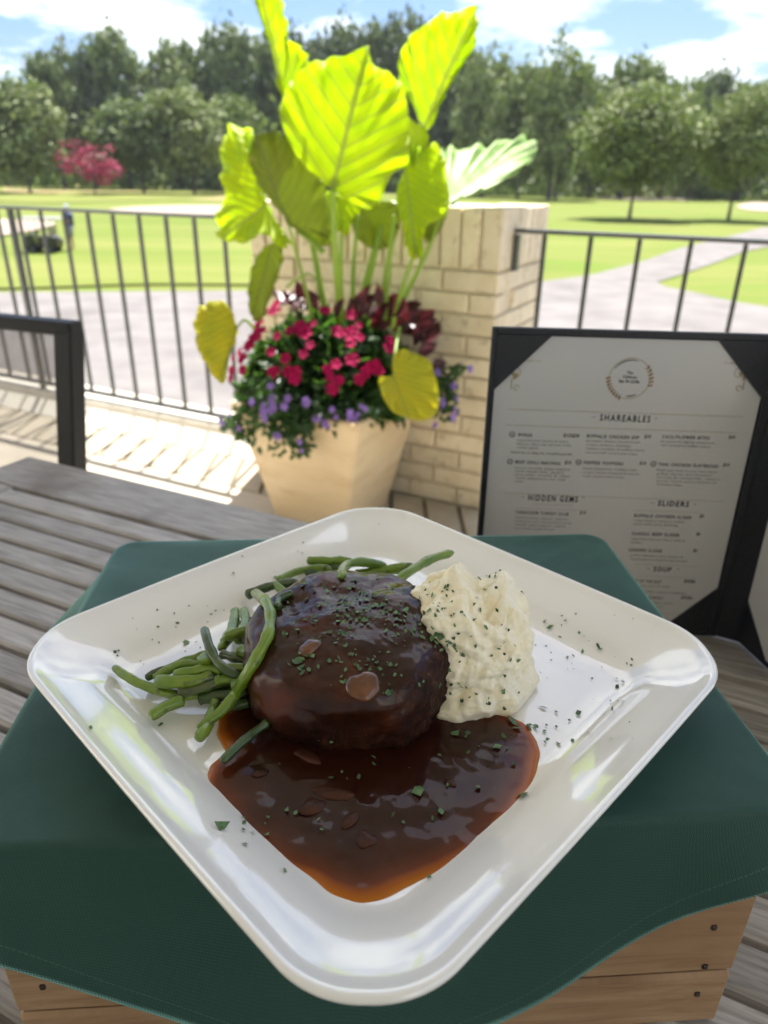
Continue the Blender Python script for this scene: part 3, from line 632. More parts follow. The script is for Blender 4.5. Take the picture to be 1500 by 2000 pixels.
a1 = nn(t, 'ShaderNodeMath', operation='ADD'); L(w1.outputs['Fac'], a1.inputs[0]); L(w2.outputs['Fac'], a1.inputs[1])
a2 = nn(t, 'ShaderNodeMath', operation='ADD'); L(a1.outputs[0], a2.inputs[0]); L(w3.outputs['Fac'], a2.inputs[1])
a3 = nn(t, 'ShaderNodeMath', operation='SUBTRACT'); L(a2.outputs[0], a3.inputs[0]); L(sr.outputs[0], a3.inputs[1])
bu = nn(t, 'ShaderNodeBump', Strength=.3, Distance=.0003); L(a3.outputs[0], bu.inputs['Height']); L(bu.outputs[0], b.inputs['Normal'])
def napkin():
    rc = .012; HWn, HDn = HW+.0015, HD+.0015
    # boundary of rounded rectangle with outward normals; arc position
    B = []
    def side(a, b_, n_, k):
        for i in range(k): s = i/k; B.append((a[0]+(b_[0]-a[0])*s, a[1]+(b_[1]-a[1])*s, n_[0], n_[1]))
    def arc(cx, cy_, a0, k):
        for i in range(k):
            t_ = a0+math.pi/2*i/k; B.append((cx+rc*math.cos(t_), cy_+rc*math.sin(t_), math.cos(t_), math.sin(t_)))
    x, y = HWn, HDn
    side((-x+rc, -y), (x-rc, -y), (0, -1), 70); arc(x-rc, -y+rc, -math.pi/2, 14); side((x, -y+rc), (x, y-rc), (1, 0), 50); arc(x-rc, y-rc, 0, 14)
    side((x-rc, y), (-x+rc, y), (0, 1), 60); arc(-x+rc, y-rc, math.pi/2, 14); side((-x, y-rc), (-x, -y+rc), (-1, 0), 50); arc(-x+rc, -y+rc, math.pi, 14)
    k = len(B); NI, NO = 14, 26; top = CT+.0012; v = []; uv = []
    def ip(x_, xs_, ys_): return float(np.interp(x_, xs_, ys_))
    arcl = 0; AL = []
    for i in range(k): AL.append(arcl); arcl += math.hypot(B[(i+1) % k][0]-B[i][0], B[(i+1) % k][1]-B[i][1])+.0012
    def D(bx, by, nx_, ny_):
        fr = ip(bx, [-.19, -.10, -.03, .035, .095, .137, .186], [.046, .118, .168, .150, .104, .054, .026])
        rg = ip(by, [-.135, -.06, .02, .075, .12, .135], [.03, .06, .08, .10, .06, .03])
        bk = ip(bx, [-.19, -.1, .0, .1, .19], [.02, .06, .075, .06, .02])
        lf = ip(by, [-.135, -.05, .03, .09, .125, .135], [.045, .08, .09, .10, .065, .035])
        a = math.atan2(ny_, nx_)
        wts = [max(0, -ny_)**2, max(0, nx_)**2, max(0, ny_)**2, max(0, -nx_)**2]
        return (fr*wts[0]+rg*wts[1]+bk*wts[2]+lf*wts[3])/sum(wts)
    def flare(bx, by, nx_, ny_):
        f_ = .06
        f_ += .25*math.exp(-((bx-.186)**2+(by+.135)**2)/.0012)
        f_ += .08*math.exp(-((bx+.186)**2+(by+.135)**2)/.0022)
        f_ += .55*math.exp(-((bx-.186)**2+(by-.10)**2)/.0012)
        f_ += .9*math.exp(-((bx+.186)**2+(by-.095)**2)/.0016)
        return f_
    DS = [D(*q_) for q_ in B]; kk = 9; DS = [sum(DS[(i+j) % k] for j in range(-kk, kk+1))/(2*kk+1) for i in range(k)]
    v.append(CR(0, 0, top)); uv.append((0, .3))
    for r in range(1, NI+1):
        s = r/NI
        for i, (bx, by, nx_, ny_) in enumerate(B):
            px_, py_ = bx*s, by*s
            wz = .0016*max(-.4, noise.noise(Vector((px_*9+py_*16, py_*5-px_*7, 8))))*s+.0009*noise.noise(Vector((px_*22, py_*22, 1.3)))*(1 if r < NI else .3)+.0006*noise.noise(Vector((px_*60, py_*60, 5)))
            v.append(CR(px_, py_, top+wz)); uv.append((AL[i], .3))
    rb = .004
    for r in range(1, NO+1):
        for i, (bx, by, nx_, ny_) in enumerate(B):
            Dm = DS[i]; d = Dm*(r/NO)**1.15; fl_ = flare(bx, by, nx_, ny_)
            if d < rb*math.pi/2: a = d/rb; o_ = rb*math.sin(a); dz = rb*(1-math.cos(a))
            else:
                e = d-rb*math.pi/2; th = math.atan(fl_*1.0); o_ = rb+e*math.sin(th)+e*0; dz = rb+e*math.cos(th)
            ripple = .0016*math.sin(AL[i]*30+1)*min(1, d/.06)**1.5+.003*noise.noise(Vector((AL[i]*14, d*9, 2)))*min(1, d/.03)
            o_ = max(o_+ripple, .0012+min(d, .002))
            z = top-dz
            if z < .7415: o_ += (.7415-z); z = .7415
            v.append(CR(bx+nx_*o_, by+ny_*o_, z)); uv.append((AL[i], Dm-d))
    f = [(0, 1+i, 1+(i+1) % k) for i in range(k)]
    for r in range(NI+NO-1):
        for i in range(k): f.append((1+r*k+i, 1+(r+1)*k+i, 1+(r+1)*k+(i+1) % k, 1+r*k+(i+1) % k))
    o = mk('green_napkin', v, f, m_nap, smooth=True, loc=CR(0, 0, top), uv=uv)
    md = o.modifiers.new('thickness', 'SOLIDIFY'); md.thickness = .0009; md.offset = 1
    return tag(o, 'dark green cloth napkin draped over the crate beneath the plate', 'napkin')
napkin()

# ------------------------------------------------------------------ plate
PX, PY = -.004, .313; rotp = R(45.5); PZ0 = .9085
def plate():
    K = 56*4
    def ringpts(h, rad, z):
        out = []; rad = min(rad, h*.98); per = 8*(h-rad)+2*math.pi*rad
        # sample uniformly by angle on each quarter: straight part + arc
        for qd in range(4):
            a0 = qd*math.pi/2; ca, sa_ = math.cos(a0), math.sin(a0)
            loc = []
            for i in range(28): s = i/28; loc.append((h, -(h-rad)+2*(h-rad)*s))
            for i in range(28): t_ = math.pi/2*i/28; loc.append((h-rad+rad*math.cos(t_), h-rad+rad*math.sin(t_)))
            out += [(ca*x-sa_*y, sa_*x+ca*y) for x, y in loc]
        c, s_ = math.cos(rotp), math.sin(rotp)
        # sides bow slightly outward
        res = []
        for x, y in out:
            m = max(abs(x), abs(y)); mn = min(abs(x), abs(y)); bow = .0014*(h/.139)*(1-(mn/max(m, 1e-6))**2)
            k = 1+bow/max(m, 1e-6); x, y = x*k, y*k
            res.append(Vector((PX+c*x-s_*y, PY+s_*x+c*y, PZ0+z)))
        return res
    prof = [(.02, .012, .0065), (.06, .02, .0065), (.088, .022, .0066), (.098, .024, .0069), (.1035, .026, .0078), (.1075, .028, .0098), (.1115, .030, .0128), (.118, .033, .0163), (.126, .038, .0194), (.132, .041, .0218), (.1352, .043, .0236), (.1372, .0445, .0251), (.1385, .0455, .0258), (.1398, .046, .0257), (.1406, .0465, .0248), (.1406, .0465, .0232), (.1396, .046, .0216), (.136, .044, .0185), (.128, .040, .0125), (.116, .033, .0065), (.106, .028, .0025), (.098, .025, .0008), (.095, .024, 0), (.091, .022, .0002), (.0895, .022, .002), (.05, .02, .002)]
    v = []; f = []
    for h, rr, z in prof: v += ringpts(h*.9935, rr*.9, z)
    n = len(prof)
    for r in range(n-1):
        for i in range(K): f.append((r*K+i, r*K+(i+1) % K, (r+1)*K+(i+1) % K, (r+1)*K+i))
    f.append(tuple(range(K))[::-1]); f.append(tuple((n-1)*K+i for i in range(K)))
    f = [q[::-1] for q in f]
    o = mk('square_plate', v, f, m_porc, smooth=True, loc=(PX, PY, PZ0))
    return tag(o, 'square white porcelain plate with rounded corners holding the steak dinner', 'plate'), v, f
for n_ in ('IOR', 'Coat IOR'): m_porc.node_tree.nodes['Principled BSDF'].inputs[n_].default_value = 1.62
plate_o, plv, plf = plate()
BZ = PZ0+.0066                       # inner base level

# ------------------------------------------------------------------ steak
m_stk = bpy.data.materials.new('glazed_steak'); m_stk.use_nodes = True; t, b, L = nodes(m_stk)
co = nn(t, 'ShaderNodeTexCoord'); at = nn(t, 'ShaderNodeAttribute', attribute_name='crust')
n1 = nn(t, 'ShaderNodeTexNoise', Scale=38., Detail=6.); n2 = nn(t, 'ShaderNodeTexNoise', Scale=170., Detail=6., Roughness=.8); n3 = nn(t, 'ShaderNodeTexNoise', Scale=110., Detail=4.)
for q in (n1, n2, n3): L(co.outputs['Object'], q.inputs['Vector'])
g1 = nn(t, 'ShaderNodeValToRGB'); L(n1.outputs[0], g1.inputs[0]); e = g1.color_ramp.elements
e[0].position = .32; e[0].color = (.012, .003, .002, 1); e[1].position = .74; e[1].color = (.11, .022, .005, 1); x_ = e.new(.52); x_.color = (.034, .008, .003, 1)
g2 = nn(t, 'ShaderNodeValToRGB'); L(n2.outputs[0], g2.inputs[0]); e = g2.color_ramp.elements
e[0].position = .38; e[0].color = (.012, .005, .004, 1); e[1].position = .74; e[1].color = (.22, .10, .05, 1); x_ = e.new(.57); x_.color = (.045, .015, .008, 1)
mi = nn(t, 'ShaderNodeMix', data_type='RGBA'); L(at.outputs['Fac'], mi.inputs[0]); L(g1.outputs[0], mi.inputs[6]); L(g2.outputs[0], mi.inputs[7]); L(mi.outputs[2], b.inputs['Base Color'])
rr = nn(t, 'ShaderNodeMapRange'); L(at.outputs['Fac'], rr.inputs[0]); rr.inputs[3].default_value = .28; rr.inputs[4].default_value = .6; L(rr.outputs[0], b.inputs['Roughness']); b.inputs['Specular IOR Level'].default_value = .12
cw = nn(t, 'ShaderNodeMapRange'); L(at.outputs['Fac'], cw.inputs[0]); cw.inputs[3].default_value = .5; cw.inputs[4].default_value = .1; L(cw.outputs[0], b.inputs['Coat Weight']); b.inputs['Coat Roughness'].default_value = .09
b1 = nn(t, 'ShaderNodeBump', Strength=.35, Distance=.0012); L(n3.outputs[0], b1.inputs['Height']); b1.inputs['Strength'].default_value = .2
mu = nn(t, 'ShaderNodeMath', operation='MULTIPLY'); L(n2.outputs[0], mu.inputs[0]); L(at.outputs['Fac'], mu.inputs[1])
b2 = nn(t, 'ShaderNodeBump', Strength=1., Distance=.0018); L(mu.outputs[0], b2.inputs['Height']); L(b1.outputs[0], b2.inputs['Normal']); L(b2.outputs[0], b.inputs['Normal'])
SC = Vector((-.0165, .3015, BZ)); 
def steak():
    prof = []
    H = .0475; Rm = .0525
    # bottom centre -> side -> shoulder -> dome
    prof += [(Rm*.90, 0.), (Rm*.95, .0015), (Rm*.975, .005), (Rm*.99, .010), (Rm*1.0, .015), (Rm*1.003, .021), (Rm*1.0, .0285), (Rm*.985, .0335), (Rm*.945, .0385)]
    for i in range(1, 26):
        s = i/25; r_ = Rm*.945*(1-s); prof.append((r_, .0385+(H-.0385)*math.sin(s**.6*math.pi/2)))
    P = catmull([Vector((a, 0, z)) for a, z in prof], 3); K = 200; v = []; cr = []
    for p in P:
        for k in range(K):
            a = 2*math.pi*k/K; dr = Vector((math.cos(a), math.sin(a), 0))
            rad = p.x*(1+.03*math.cos(2*a+.6)+.02*math.cos(3*a+2))
            q = dr*rad+Vector((0, 0, p.z*(1+.15*math.sin(a+.15)*(p.x/Rm))))
            out_ = Vector((dr.x, dr.y, .3 if p.z < .03 else 1.2)).normalized()
            ang = (a+math.pi) % (2*math.pi)-math.pi
            sd = max(0, min(1, (p.x/Rm-.80)/.14)); rt_ = max(0, min(1, (math.cos(ang-R(-8))-.45)/.3))
            lowf = max(0, min(1, (math.cos(ang+R(75))-.3)/.5))*max(0, min(1, (.028-p.z)/.010))*.5
            c_ = max(sd*rt_, lowf)+.35*noise.noise(q*60)*(sd > 0)
            c_ = max(0, min(1, c_))
            n_ = .0034*fbm(q, 34, 2)+.0009*fbm(q+Vector((3, 1, 2)), 90, 3)*(1-c_*.5)+c_*.0016*fbm(q, 320, 4)-c_*.0008
            q2 = q+out_*n_*min(1, p.z/.004+.2)
            v.append(SC+q2); cr.append(c_)
    n = len(P); f = [(r*K+k, r*K+(k+1) % K, (r+1)*K+(k+1) % K, (r+1)*K+k) for r in range(n-1) for k in range(K)]; f.append(tuple(range(K))[::-1])
    o = mk('filet_steak', v, f, m_stk, smooth=True, loc=SC, attrs={'crust': cr})
    tag(o, 'thick round filet steak glazed in brown gravy at the centre of the plate', 'steak'); return v, f
stv, stf = steak(); st_bvh = BVHTree.FromPolygons(stv, stf)

# ------------------------------------------------------------------ mashed potato
m_mash = mat('mashed_potato', (.96, .86, .62), (.97, .90, .71), 45, .45, sss=.3, sssr=(1, .8, .45), ssss=.003, bump=.7, bsc=260, bdist=.0012, coat=.15, coatr=.3, c3=(.90, .77, .48), c3sc=60, c3lo=.55, c3hi=.75)
MCn = Vector((.0440, .3165, BZ))
def mash():
    prof = [(.0405, 0), (.043, .002), (.0428, .006), (.0405, .0115), (.039, .018), (.0385, .026), (.036, .034), (.033, .0425), (.0285, .050), (.021, .0555), (.013, .0585), (.005, .0597), (.0002, .06)]
    P = catmull([Vector((a, 0, z)) for a, z in prof], 11); K = 260; v = []
    for i, p in enumerate(P):
        for k in range(K):
            a = 2*math.pi*k/K; dr = Vector((math.cos(a), math.sin(a), 0)); q = dr*p.x*.94+Vector((0, 0, p.z))
            q.x += p.z*.02
            low = max(0, 1-p.z/.012)
            o_ = Vector((dr.x, dr.y, .25)).lerp(Vector((0, 0, 1)), max(0, min(1, (p.z-.04)/.016))).normalized()
            bl = abs(noise.noise(q*42+Vector((7, 0, 0))))*.0070+abs(noise.noise(q*95+Vector((1, 5, 0))))*.0045-.0032
            n_ = .003*fbm(q, 26, 2)+bl*(1-low*.6)+.0014*fbm(q+Vector((1, 4, 2)), 230, 3)*(1-low*.6)
            st_ = noise.noise(Vector((q.x*40, q.y*40, q.z*170)))*.0010
            up_ = max(0, (p.z-.035)/.02)*.010*noise.noise(Vector((q.x*75, q.y*75, 9)))
            v.append(MCn+q+o_*(n_+st_)+Vector((0, 0, up_)))
    n = len(P); f = [(r*K+k, r*K+(k+1) % K, (r+1)*K+(k+1) % K, (r+1)*K+k) for r in range(n-1) for k in range(K)]
    o = mk('mashed_potatoes', v, f, m_mash, smooth=True, loc=MCn)
    tag(o, 'creamy mound of mashed potatoes beside the steak', 'mashed potatoes'); return v, f
mav, maf = mash(); ma_bvh = BVHTree.FromPolygons(mav, maf)

# ------------------------------------------------------------------ gravy pool
m_gr = bpy.data.materials.new('brown_gravy'); m_gr.use_nodes = True; t, b, L = nodes(m_gr)
at = nn(t, 'ShaderNodeAttribute', attribute_name='depth'); rp = nn(t, 'ShaderNodeValToRGB'); L(at.outputs['Fac'], rp.inputs[0]); e = rp.color_ramp.elements
e[0].position = 0; e[0].color = (.50, .17, .012, 1); e[1].position = 1; e[1].color = (.026, .006, .003, 1)
for p_, c_ in ((.12, (.33, .085, .008)), (.28, (.11, .022, .004)), (.6, (.05, .012, .004))): x_ = e.new(p_); x_.color = (*c_, 1)
L(rp.outputs[0], b.inputs['Base Color']); b.inputs['Roughness'].default_value = .3; b.inputs['Specular IOR Level'].default_value = .08; b.inputs['Coat Weight'].default_value = .42; b.inputs['Coat Roughness'].default_value = .04; b.inputs['Coat IOR'].default_value = 1.5
co = nn(t, 'ShaderNodeTexCoord'); n1 = nn(t, 'ShaderNodeTexNoise', Scale=60., Detail=4.); n2 = nn(t, 'ShaderNodeTexNoise', Scale=900., Detail=2.); L(co.outputs['Object'], n1.inputs['Vector']); L(co.outputs['Object'], n2.inputs['Vector'])
b1 = nn(t, 'ShaderNodeBump', Strength=.22, Distance=.0010); L(n1.outputs[0], b1.inputs['Height']); b2 = nn(t, 'ShaderNodeBump', Strength=.12, Distance=.0003); L(n2.outputs[0], b2.inputs['Height']); L(b1.outputs[0], b2.inputs['Normal']); L(b2.outputs[0], b.inputs['Normal'])
GO = [(520, 1345), (470, 1375), (430, 1400), (424, 1428), (432, 1452), (440, 1470), (424, 1486), (405, 1503), (401, 1535), (412, 1578), (438, 1628), (485, 1668), (540, 1700), (592, 1722), (640, 1748), (672, 1762), (715, 1767), (760, 1758), (800, 1736), (850, 1715), (905, 1690), (960, 1650), (1010, 1592), (1040, 1535), (1053, 1482), (1048, 1448), (1028, 1420), (1000, 1402), (975, 1388), (925, 1378), (860, 1360), (760, 1330), (620, 1325)]
def gravy():
    O = catmull([atz(x, y, BZ) for x, y in GO], 7, True); O = [q+Vector((noise.noise(q*95), noise.noise(q*95+Vector((5, 5, 5))), 0))*.0014 for q in O]; k = len(O); c = atz(725, 1480, BZ); A = np.array([(p.x, p.y) for p in O])
    An = np.roll(A, -1, 0); v = []; dep = []; RR = 46
    def ed(p):
        q = np.array((p.x, p.y)); ab = An-A; s = np.clip(((q-A)*ab).sum(1)/(ab*ab).sum(1), 0, 1); return float(np.sqrt((((A+ab*s[:, None])-q)**2).sum(1)).min())
    for r in range(RR):
        s = 1-(r/RR)**1.0*1.0 if r else 1
        s = 1-(r/RR)**1.6
        for i, p in enumerate(O):
            q = c.lerp(p, s); d = ed(q) if r else 0
            h = .0020*math.sqrt(max(0, 1-(1-min(1, d/.004))**2))+.0016*min(1, d/.03)+.0011*fbm(q, 34, 2)*min(1, d/.008)+.00022*fbm(q, 160, 2)*min(1, d/.008)
            rg = 0
            v.append(Vector((q.x, q.y, BZ+.0001+max(0, h+rg)))); dep.append(min(1, d/.022*(1+.35*fbm(q, 40, 2))))
    v.append(Vector((c.x, c.y, BZ+.0036))); dep.append(1)
    f = [(r*k+i, r*k+(i+1) % k, (r+1)*k+(i+1) % k, (r+1)*k+i) for r in range(RR-1) for i in range(k)]+[((RR-1)*k+i, (RR-1)*k+(i+1) % k, RR*k) for i in range(k)]
    o = mk('gravy_pool', v, f, m_gr, smooth=True, loc=(c.x, c.y, BZ), attrs={'depth': dep})
    tag(o, 'glossy pool of dark brown gravy with amber edge in front of the steak', 'gravy'); return v, f
grv, grf = gravy(); gr_bvh = BVHTree.FromPolygons(grv, grf); pl_bvh = BVHTree.FromPolygons(plv, plf)
m_garlic = mat('glazed_garlic', (.07, .02, .005), (.15, .05, .013), 90, .25, coat=.5, bump=.2, bsc=150, coatr=.1)
def pebble(name, px_, py_, bvhs, rx, ry, rz, m, label, cat, sink=.3, rotz=0., group=None):
    d = ray(px_, py_).normalized(); best = None
    for bv in bvhs:
        h = bv.ray_cast(CAM, d)
        if h[0] is not None and (best is None or h[3] < best[3]): best = h
    p, nr = best[0], best[1]
    if nr.dot(d) > 0: nr = -nr
    v = []; f = []; K, J = 20, 9; a1_ = nr.orthogonal().normalized(); xx = Vector((1, 0, 0)); a1_ = (xx-nr*xx.dot(nr)).normalized(); a2_ = nr.cross(a1_)
    a1_, a2_ = a1_*math.cos(rotz)+a2_*math.sin(rotz), a2_*math.cos(rotz)-a1_*math.sin(rotz); sd_ = rnd.random()*9
    for j in range(J):
        ph = math.pi*j/(J-1)
        for k in range(K):
            th = 2*math.pi*k/K; w_ = 1+(.3 if cat == 'garlic slice' else .45)*noise.noise(Vector((math.cos(th)*1.2, math.sin(th)*1.2, sd_)))
            e_ = abs(math.sin(ph))**.7
            v.append(p+a1_*rx*w_*e_*math.cos(th)+a2_*ry*w_*e_*math.sin(th)+nr*(rz*math.cos(ph)+rz*(1-2*sink)))
    for j in range(J-1):
        for k in range(K): f.append((j*K+k, (j+1)*K+k, (j+1)*K+(k+1) % K, j*K+(k+1) % K))
    o = mk(name, v, f, m, smooth=True, loc=p); return tag(o, label, cat, group)
pebble('garlic_slice', 709, 1340, [st_bvh], .0086, .0072, .0026, m_garlic, 'larger glazed garlic slice on the front of the steak', 'garlic slice', .45)
pebble('garlic_slice', 604, 1266, [st_bvh], .0058, .0046, .002, m_garlic, 'smaller glazed garlic slice on the upper left of the steak', 'garlic slice', .5, .7)
m_onion = mat('gravy_onion', (.03, .009, .004), (.07, .022, .009), 120, .5, coat=.1, spec=.2, bump=.3, bsc=200)
for x, y, a, b_, r_, lab in ((600, 1478, .008, .003, -.5, 'brown shallot sliver at the foot of the steak'), (642, 1548, .010, .0035, -.25, 'long mushroom sliver lying in the middle of the gravy'), (612, 1575, .006, .004, .4, 'small mushroom piece left of the long sliver in the gravy'),
                      (715, 1640, .0045, .004, 0, 'round shallot bit near the front of the gravy'), (686, 1600, .005, .0025, .9, 'dark mushroom crumb between the two gravy slivers and shallot bit'),
                      (505, 1512, .004, .002, .3, 'small dark crumb near the left edge of the gravy'), (880, 1530, .003, .0018, -.4, 'tiny shallot crumb in the right half of the gravy')):
    pebble('gravy_morsel', x, y, [gr_bvh], a, b_, .0011, m_onion, lab, 'gravy morsel', .42, r_)

# ------------------------------------------------------------------ green beans
def beanmat(name, c1, c2, dark):
    m = mat(name, c1, c2, 60, .3, bump=.5, bsc=240, bdist=.0006, coat=.4, coatr=.1, stretch=(1, 1, 1), c3=dark, c3sc=120, c3lo=.58, c3hi=.7, sss=.15, sssr=(.4, 1, .2), ssss=.003); return m
mb_a = beanmat('green_bean_skin', (.11, .20, .010), (.20, .30, .025), (.04, .07, .012))
mb_b = beanmat('dark_bean_skin', (.028, .062, .014), (.06, .11, .025), (.015, .025, .012))
mb_c = beanmat('seared_bean_skin', (.045, .06, .02), (.10, .15, .03), (.02, .012, .018))
def bean(pts, r, m, label, over=False):
    W_ = []; r = r*.72
    for x, y, h in pts:
        X, Y = 200+x/2.143, 1050+y/2.143; p = atz(X, Y, BZ+h*.001+r)
        if over:
            d = ray(X, Y).normalized(); hh = st_bvh.ray_cast(CAM, d)
            if hh[0] is not None and hh[3] < (p-CAM).length+r: p = hh[0]-d*r*.5+hh[1]*r*.45*(1 if hh[1].dot(d) < 0 else -1)
        W_.append(p)
    P = catmull(W_, 10); n = len(P); rad = []; ph = rnd.random()*6
    ct = rnd.random() < .45
    for i in range(n):
        s = i/(n-1); k = 1+.07*math.sin(s*n*.55+ph)+.05*math.sin(s*9+ph)
        k *= min(1, .30+(s*9)**.6) if not ct else min(1, .85+s*6)
        k *= min(1, .22+((1-s)*7)**.7)
        rad.append(r*k)
    mb = MB(); mb.tube(P, rad, 16); c = sum(P, Vector())/n; v = []
    for i, q in enumerate(mb.v):
        a = P[i//16] if i < n*16 else P[0]; d = (q-a)
        v.append(q+d*(.10*noise.noise(q*420)+.14*noise.noise(q*110)))
    for i in range(n):
        for k in (3, 11): q = v[i*16+k]; v[i*16+k] = q+(P[i]-q)*.2
    o = mk('green_bean', v, mb.f, m, smooth=True, loc=c); return tag(o, label, 'green bean', 'green beans beside the steak')
BN = [([(45, 540, 4), (130, 598, 4), (240, 640, 4), (330, 662, 5), (440, 655, 5)], .0034, mb_a, 'long green bean with the tip furthest left on the plate'),
 ([(215, 590, 8), (262, 562, 9), (340, 532, 10), (430, 530, 11)], .0034, mb_a, 'green bean sloping up behind the thick bean at the left of the pile'),
 ([(222, 600, 9), (300, 603, 11), (390, 598, 12), (480, 570, 12)], .0046, mb_a, 'thick bright bean lying across the left of the pile'),
 ([(260, 558, 6), (330, 525, 8), (410, 500, 9), (470, 480, 9)], .0034, mb_a, 'bean pointing up right behind the round cut bean end'),
 ([(432, 492, 19), (440, 530, 14), (452, 570, 9)], .0060, mb_a, 'stubby bean standing with its round cut end up'),
 ([(425, 378, 24), (440, 430, 24), (462, 490, 22), (505, 545, 20), (578, 582, 18)], .0035, mb_b, 'dark arched bean curling over the top of the pile'),
 ([(556, 300, 6), (550, 360, 7), (530, 415, 8), (490, 470, 8)], .0044, mb_a, 'upright bean with a blunt cut tip above the pile'),
 ([(515, 418, 13), (590, 392, 15), (690, 365, 16)], .0040, mb_a, 'bright bean crossing from the upright bean to the steak'),
 ([(575, 470, 16), (620, 488, 17), (680, 500, 16)], .0046, mb_a, 'short thick bean end tucked against the steak'),
 ([(640, 232, 26), (682, 270, 30), (703, 320, 30), (698, 400, 27), (665, 480, 25), (615, 570, 20), (560, 650, 13), (490, 735, 7), (395, 795, 4)], .0039, mb_a, 'longest bean running from the steak top down to the front', True),
 ([(200, 748, 4), (262, 710, 5), (345, 675, 6)], .0042, mb_a, 'short bean with a cut end sticking out below the pile'),
 ([(400, 842, 3.5), (440, 790, 4), (462, 720, 5), (480, 680, 6)], .0038, mb_a, 'bean ending just below the longest bean at the front'),
 ([(498, 940, 5), (560, 880, 6), (640, 812, 7), (700, 770, 8)], .0031, mb_b, 'thin bean lying alone on the gravy edge'),
 ([(598, 242, 6), (665, 216, 8), (730, 198, 9), (830, 190, 10)], .0040, mb_b, 'dark bean at the upper left corner of the steak'),
 ([(735, 180, 5), (800, 148, 6), (880, 128, 7), (960, 132, 8)], .0036, mb_a, 'bean behind the steak reaching left from the crossing beans'),
 ([(855, 96, 9), (930, 100, 9), (1000, 98, 9), (1065, 108, 10)], .0044, mb_a, 'horizontal bean furthest back behind the steak'),
 ([(1000, 172, 22), (1012, 125, 20), (1070, 102, 16), (1190, 116, 10)], .0042, mb_a, 'curved bean bending over the back of the steak', True),
 ([(1060, 155, 6), (1150, 140, 7), (1230, 130, 8), (1310, 122, 9)], .0048, mb_a, 'thick bean behind the steak just left of the potatoes'),
 ([(1205, 200, 14), (1290, 140, 17), (1370, 92, 18), (1470, 62, 18)], .0042, mb_a, 'bean pointing up right over the mashed potatoes'),
 ([(720, 190, 10), (760, 230, 9), (800, 250, 9)], .0036, mb_a, 'short bean between the upper left beans and the steak'),
 ([(480, 545, 14), (560, 548, 15), (650, 548, 15)], .0036, mb_a, 'straight bean under the dark arched one'),
 ([(320, 650, 8), (420, 628, 10), (510, 602, 11), (600, 590, 11)], .0036, mb_c, 'seared purplish bean in the middle of the pile'),
 ([(1100, 172, 6), (1160, 174, 7), (1230, 184, 7)], .0038, mb_a, 'bean lowest behind the steak beside the potatoes'),
 ([(575, 365, 8), (630, 345, 9), (700, 325, 9)], .0034, mb_b, 'thin dark bean behind the bright crossing bean'),
 ([(610, 450, 12), (660, 442, 13), (710, 430, 13)], .0038, mb_a, 'short bean above the thick stub against the steak'),
 ([(500, 488, 12), (545, 500, 13), (610, 520, 13)], .0036, mb_c, 'dark wrinkled bean at the centre of the pile'),
 ([(400, 680, 4), (470, 665, 5), (560, 655, 6), (640, 640, 6)], .0042, mb_b, 'dark bean at the bottom of the pile'),
 ([(735, 300, 16), (745, 262, 18), (800, 235, 19)], .0030, mb_b, 'dark curled bean touching the steak shoulder', True),
 ([(440, 610, 5), (520, 640, 5), (620, 660, 5)], .0040, mb_b, 'dark bean beneath the seared one'),
 ([(560, 420, 5), (600, 430, 6), (680, 400, 7)], .0036, mb_b, 'dark bean deep behind the pile'),
 ([(300, 575, 13), (380, 560, 15), (450, 545, 16), (520, 560, 15)], .0036, mb_a, 'slim bean resting on top of the thick bean at left'),
 ([(590, 300, 8), (600, 345, 10), (585, 400, 11), (560, 440, 10)], .0036, mb_a, 'bean hanging down just right of the upright bean'),
 ([(545, 620, 12), (600, 600, 15), (650, 580, 17)], .0038, mb_a, 'short bean between the seared bean and the longest bean'),
 ([(470, 600, 13), (540, 590, 14), (630, 600, 14)], .0034, mb_a, 'light bean lying along the top of the seared bean'),
 ([(520, 680, 4), (560, 700, 4), (620, 690, 5)], .0036, mb_b, 'dark bean stub in the shade below the longest bean'),
 ([(500, 440, 9), (560, 400, 11), (630, 385, 12)], .0038, mb_a, 'bean parallel to and left of the bright crossing bean'),
 ([(180, 590, 4), (240, 560, 5), (300, 545, 6), (390, 520, 7)], .0032, mb_b, 'thin dark bean along the upper left edge of the pile'),
 ([(850, 150, 5), (930, 125, 6), (1010, 135, 7)], .0036, mb_b, 'dark bean crossing beneath the curved one behind the steak')]
for b_ in BN: bean(*b_)

# ------------------------------------------------------------------ chopped parsley and pepper, scattered on what lies below
m_par = mat('parsley', (.045, .11, .035), (.11, .20, .085), 200, .55, rand=.5, island=True)
def flakes(name, pts, label, cat=None):
    mb = MB(); allb = [st_bvh, ma_bvh, gr_bvh, pl_bvh]
    for x, y, s in pts:
        d = ray(x, y).normalized(); best = None
        for bv in allb:
            h = bv.ray_cast(CAM, d)
            if h[0] is not None and (best is None or h[3] < best[3]): best = h
        if best is None: continue
        p, nr = best[0], best[1]
        if nr.dot(d) > 0: nr = -nr
        nr = (nr+rv()*.45).normalized(); a = nr.cross(rv()).normalized(); b2_ = nr.cross(a); p = p+nr*.0006
        k = rnd.choice((4, 5, 5, 6)); el = rnd.uniform(.4, 1.); P = []
        for i in range(k):
            th = 2*math.pi*i/k+rnd.uniform(-.3, .3); r_ = s*1.15*rnd.uniform(.4, 1.2)
            P.append(p+a*r_*math.cos(th)+b2_*r_*el*math.sin(th)+nr*rnd.uniform(-.1, .5)*s*.6)
        P2 = [q_+nr*.00025 for q_ in P]; P0 = [q_-nr*.0001 for q_ in P]
        mb.add([p+nr*s*.25]+P2, [(0, 1+i, 1+(i+1) % k) for i in range(k)])
    o = mb.ob(name, m_par, kind='stuff', loc=mb.v[0]); return tag(o, label, cat)
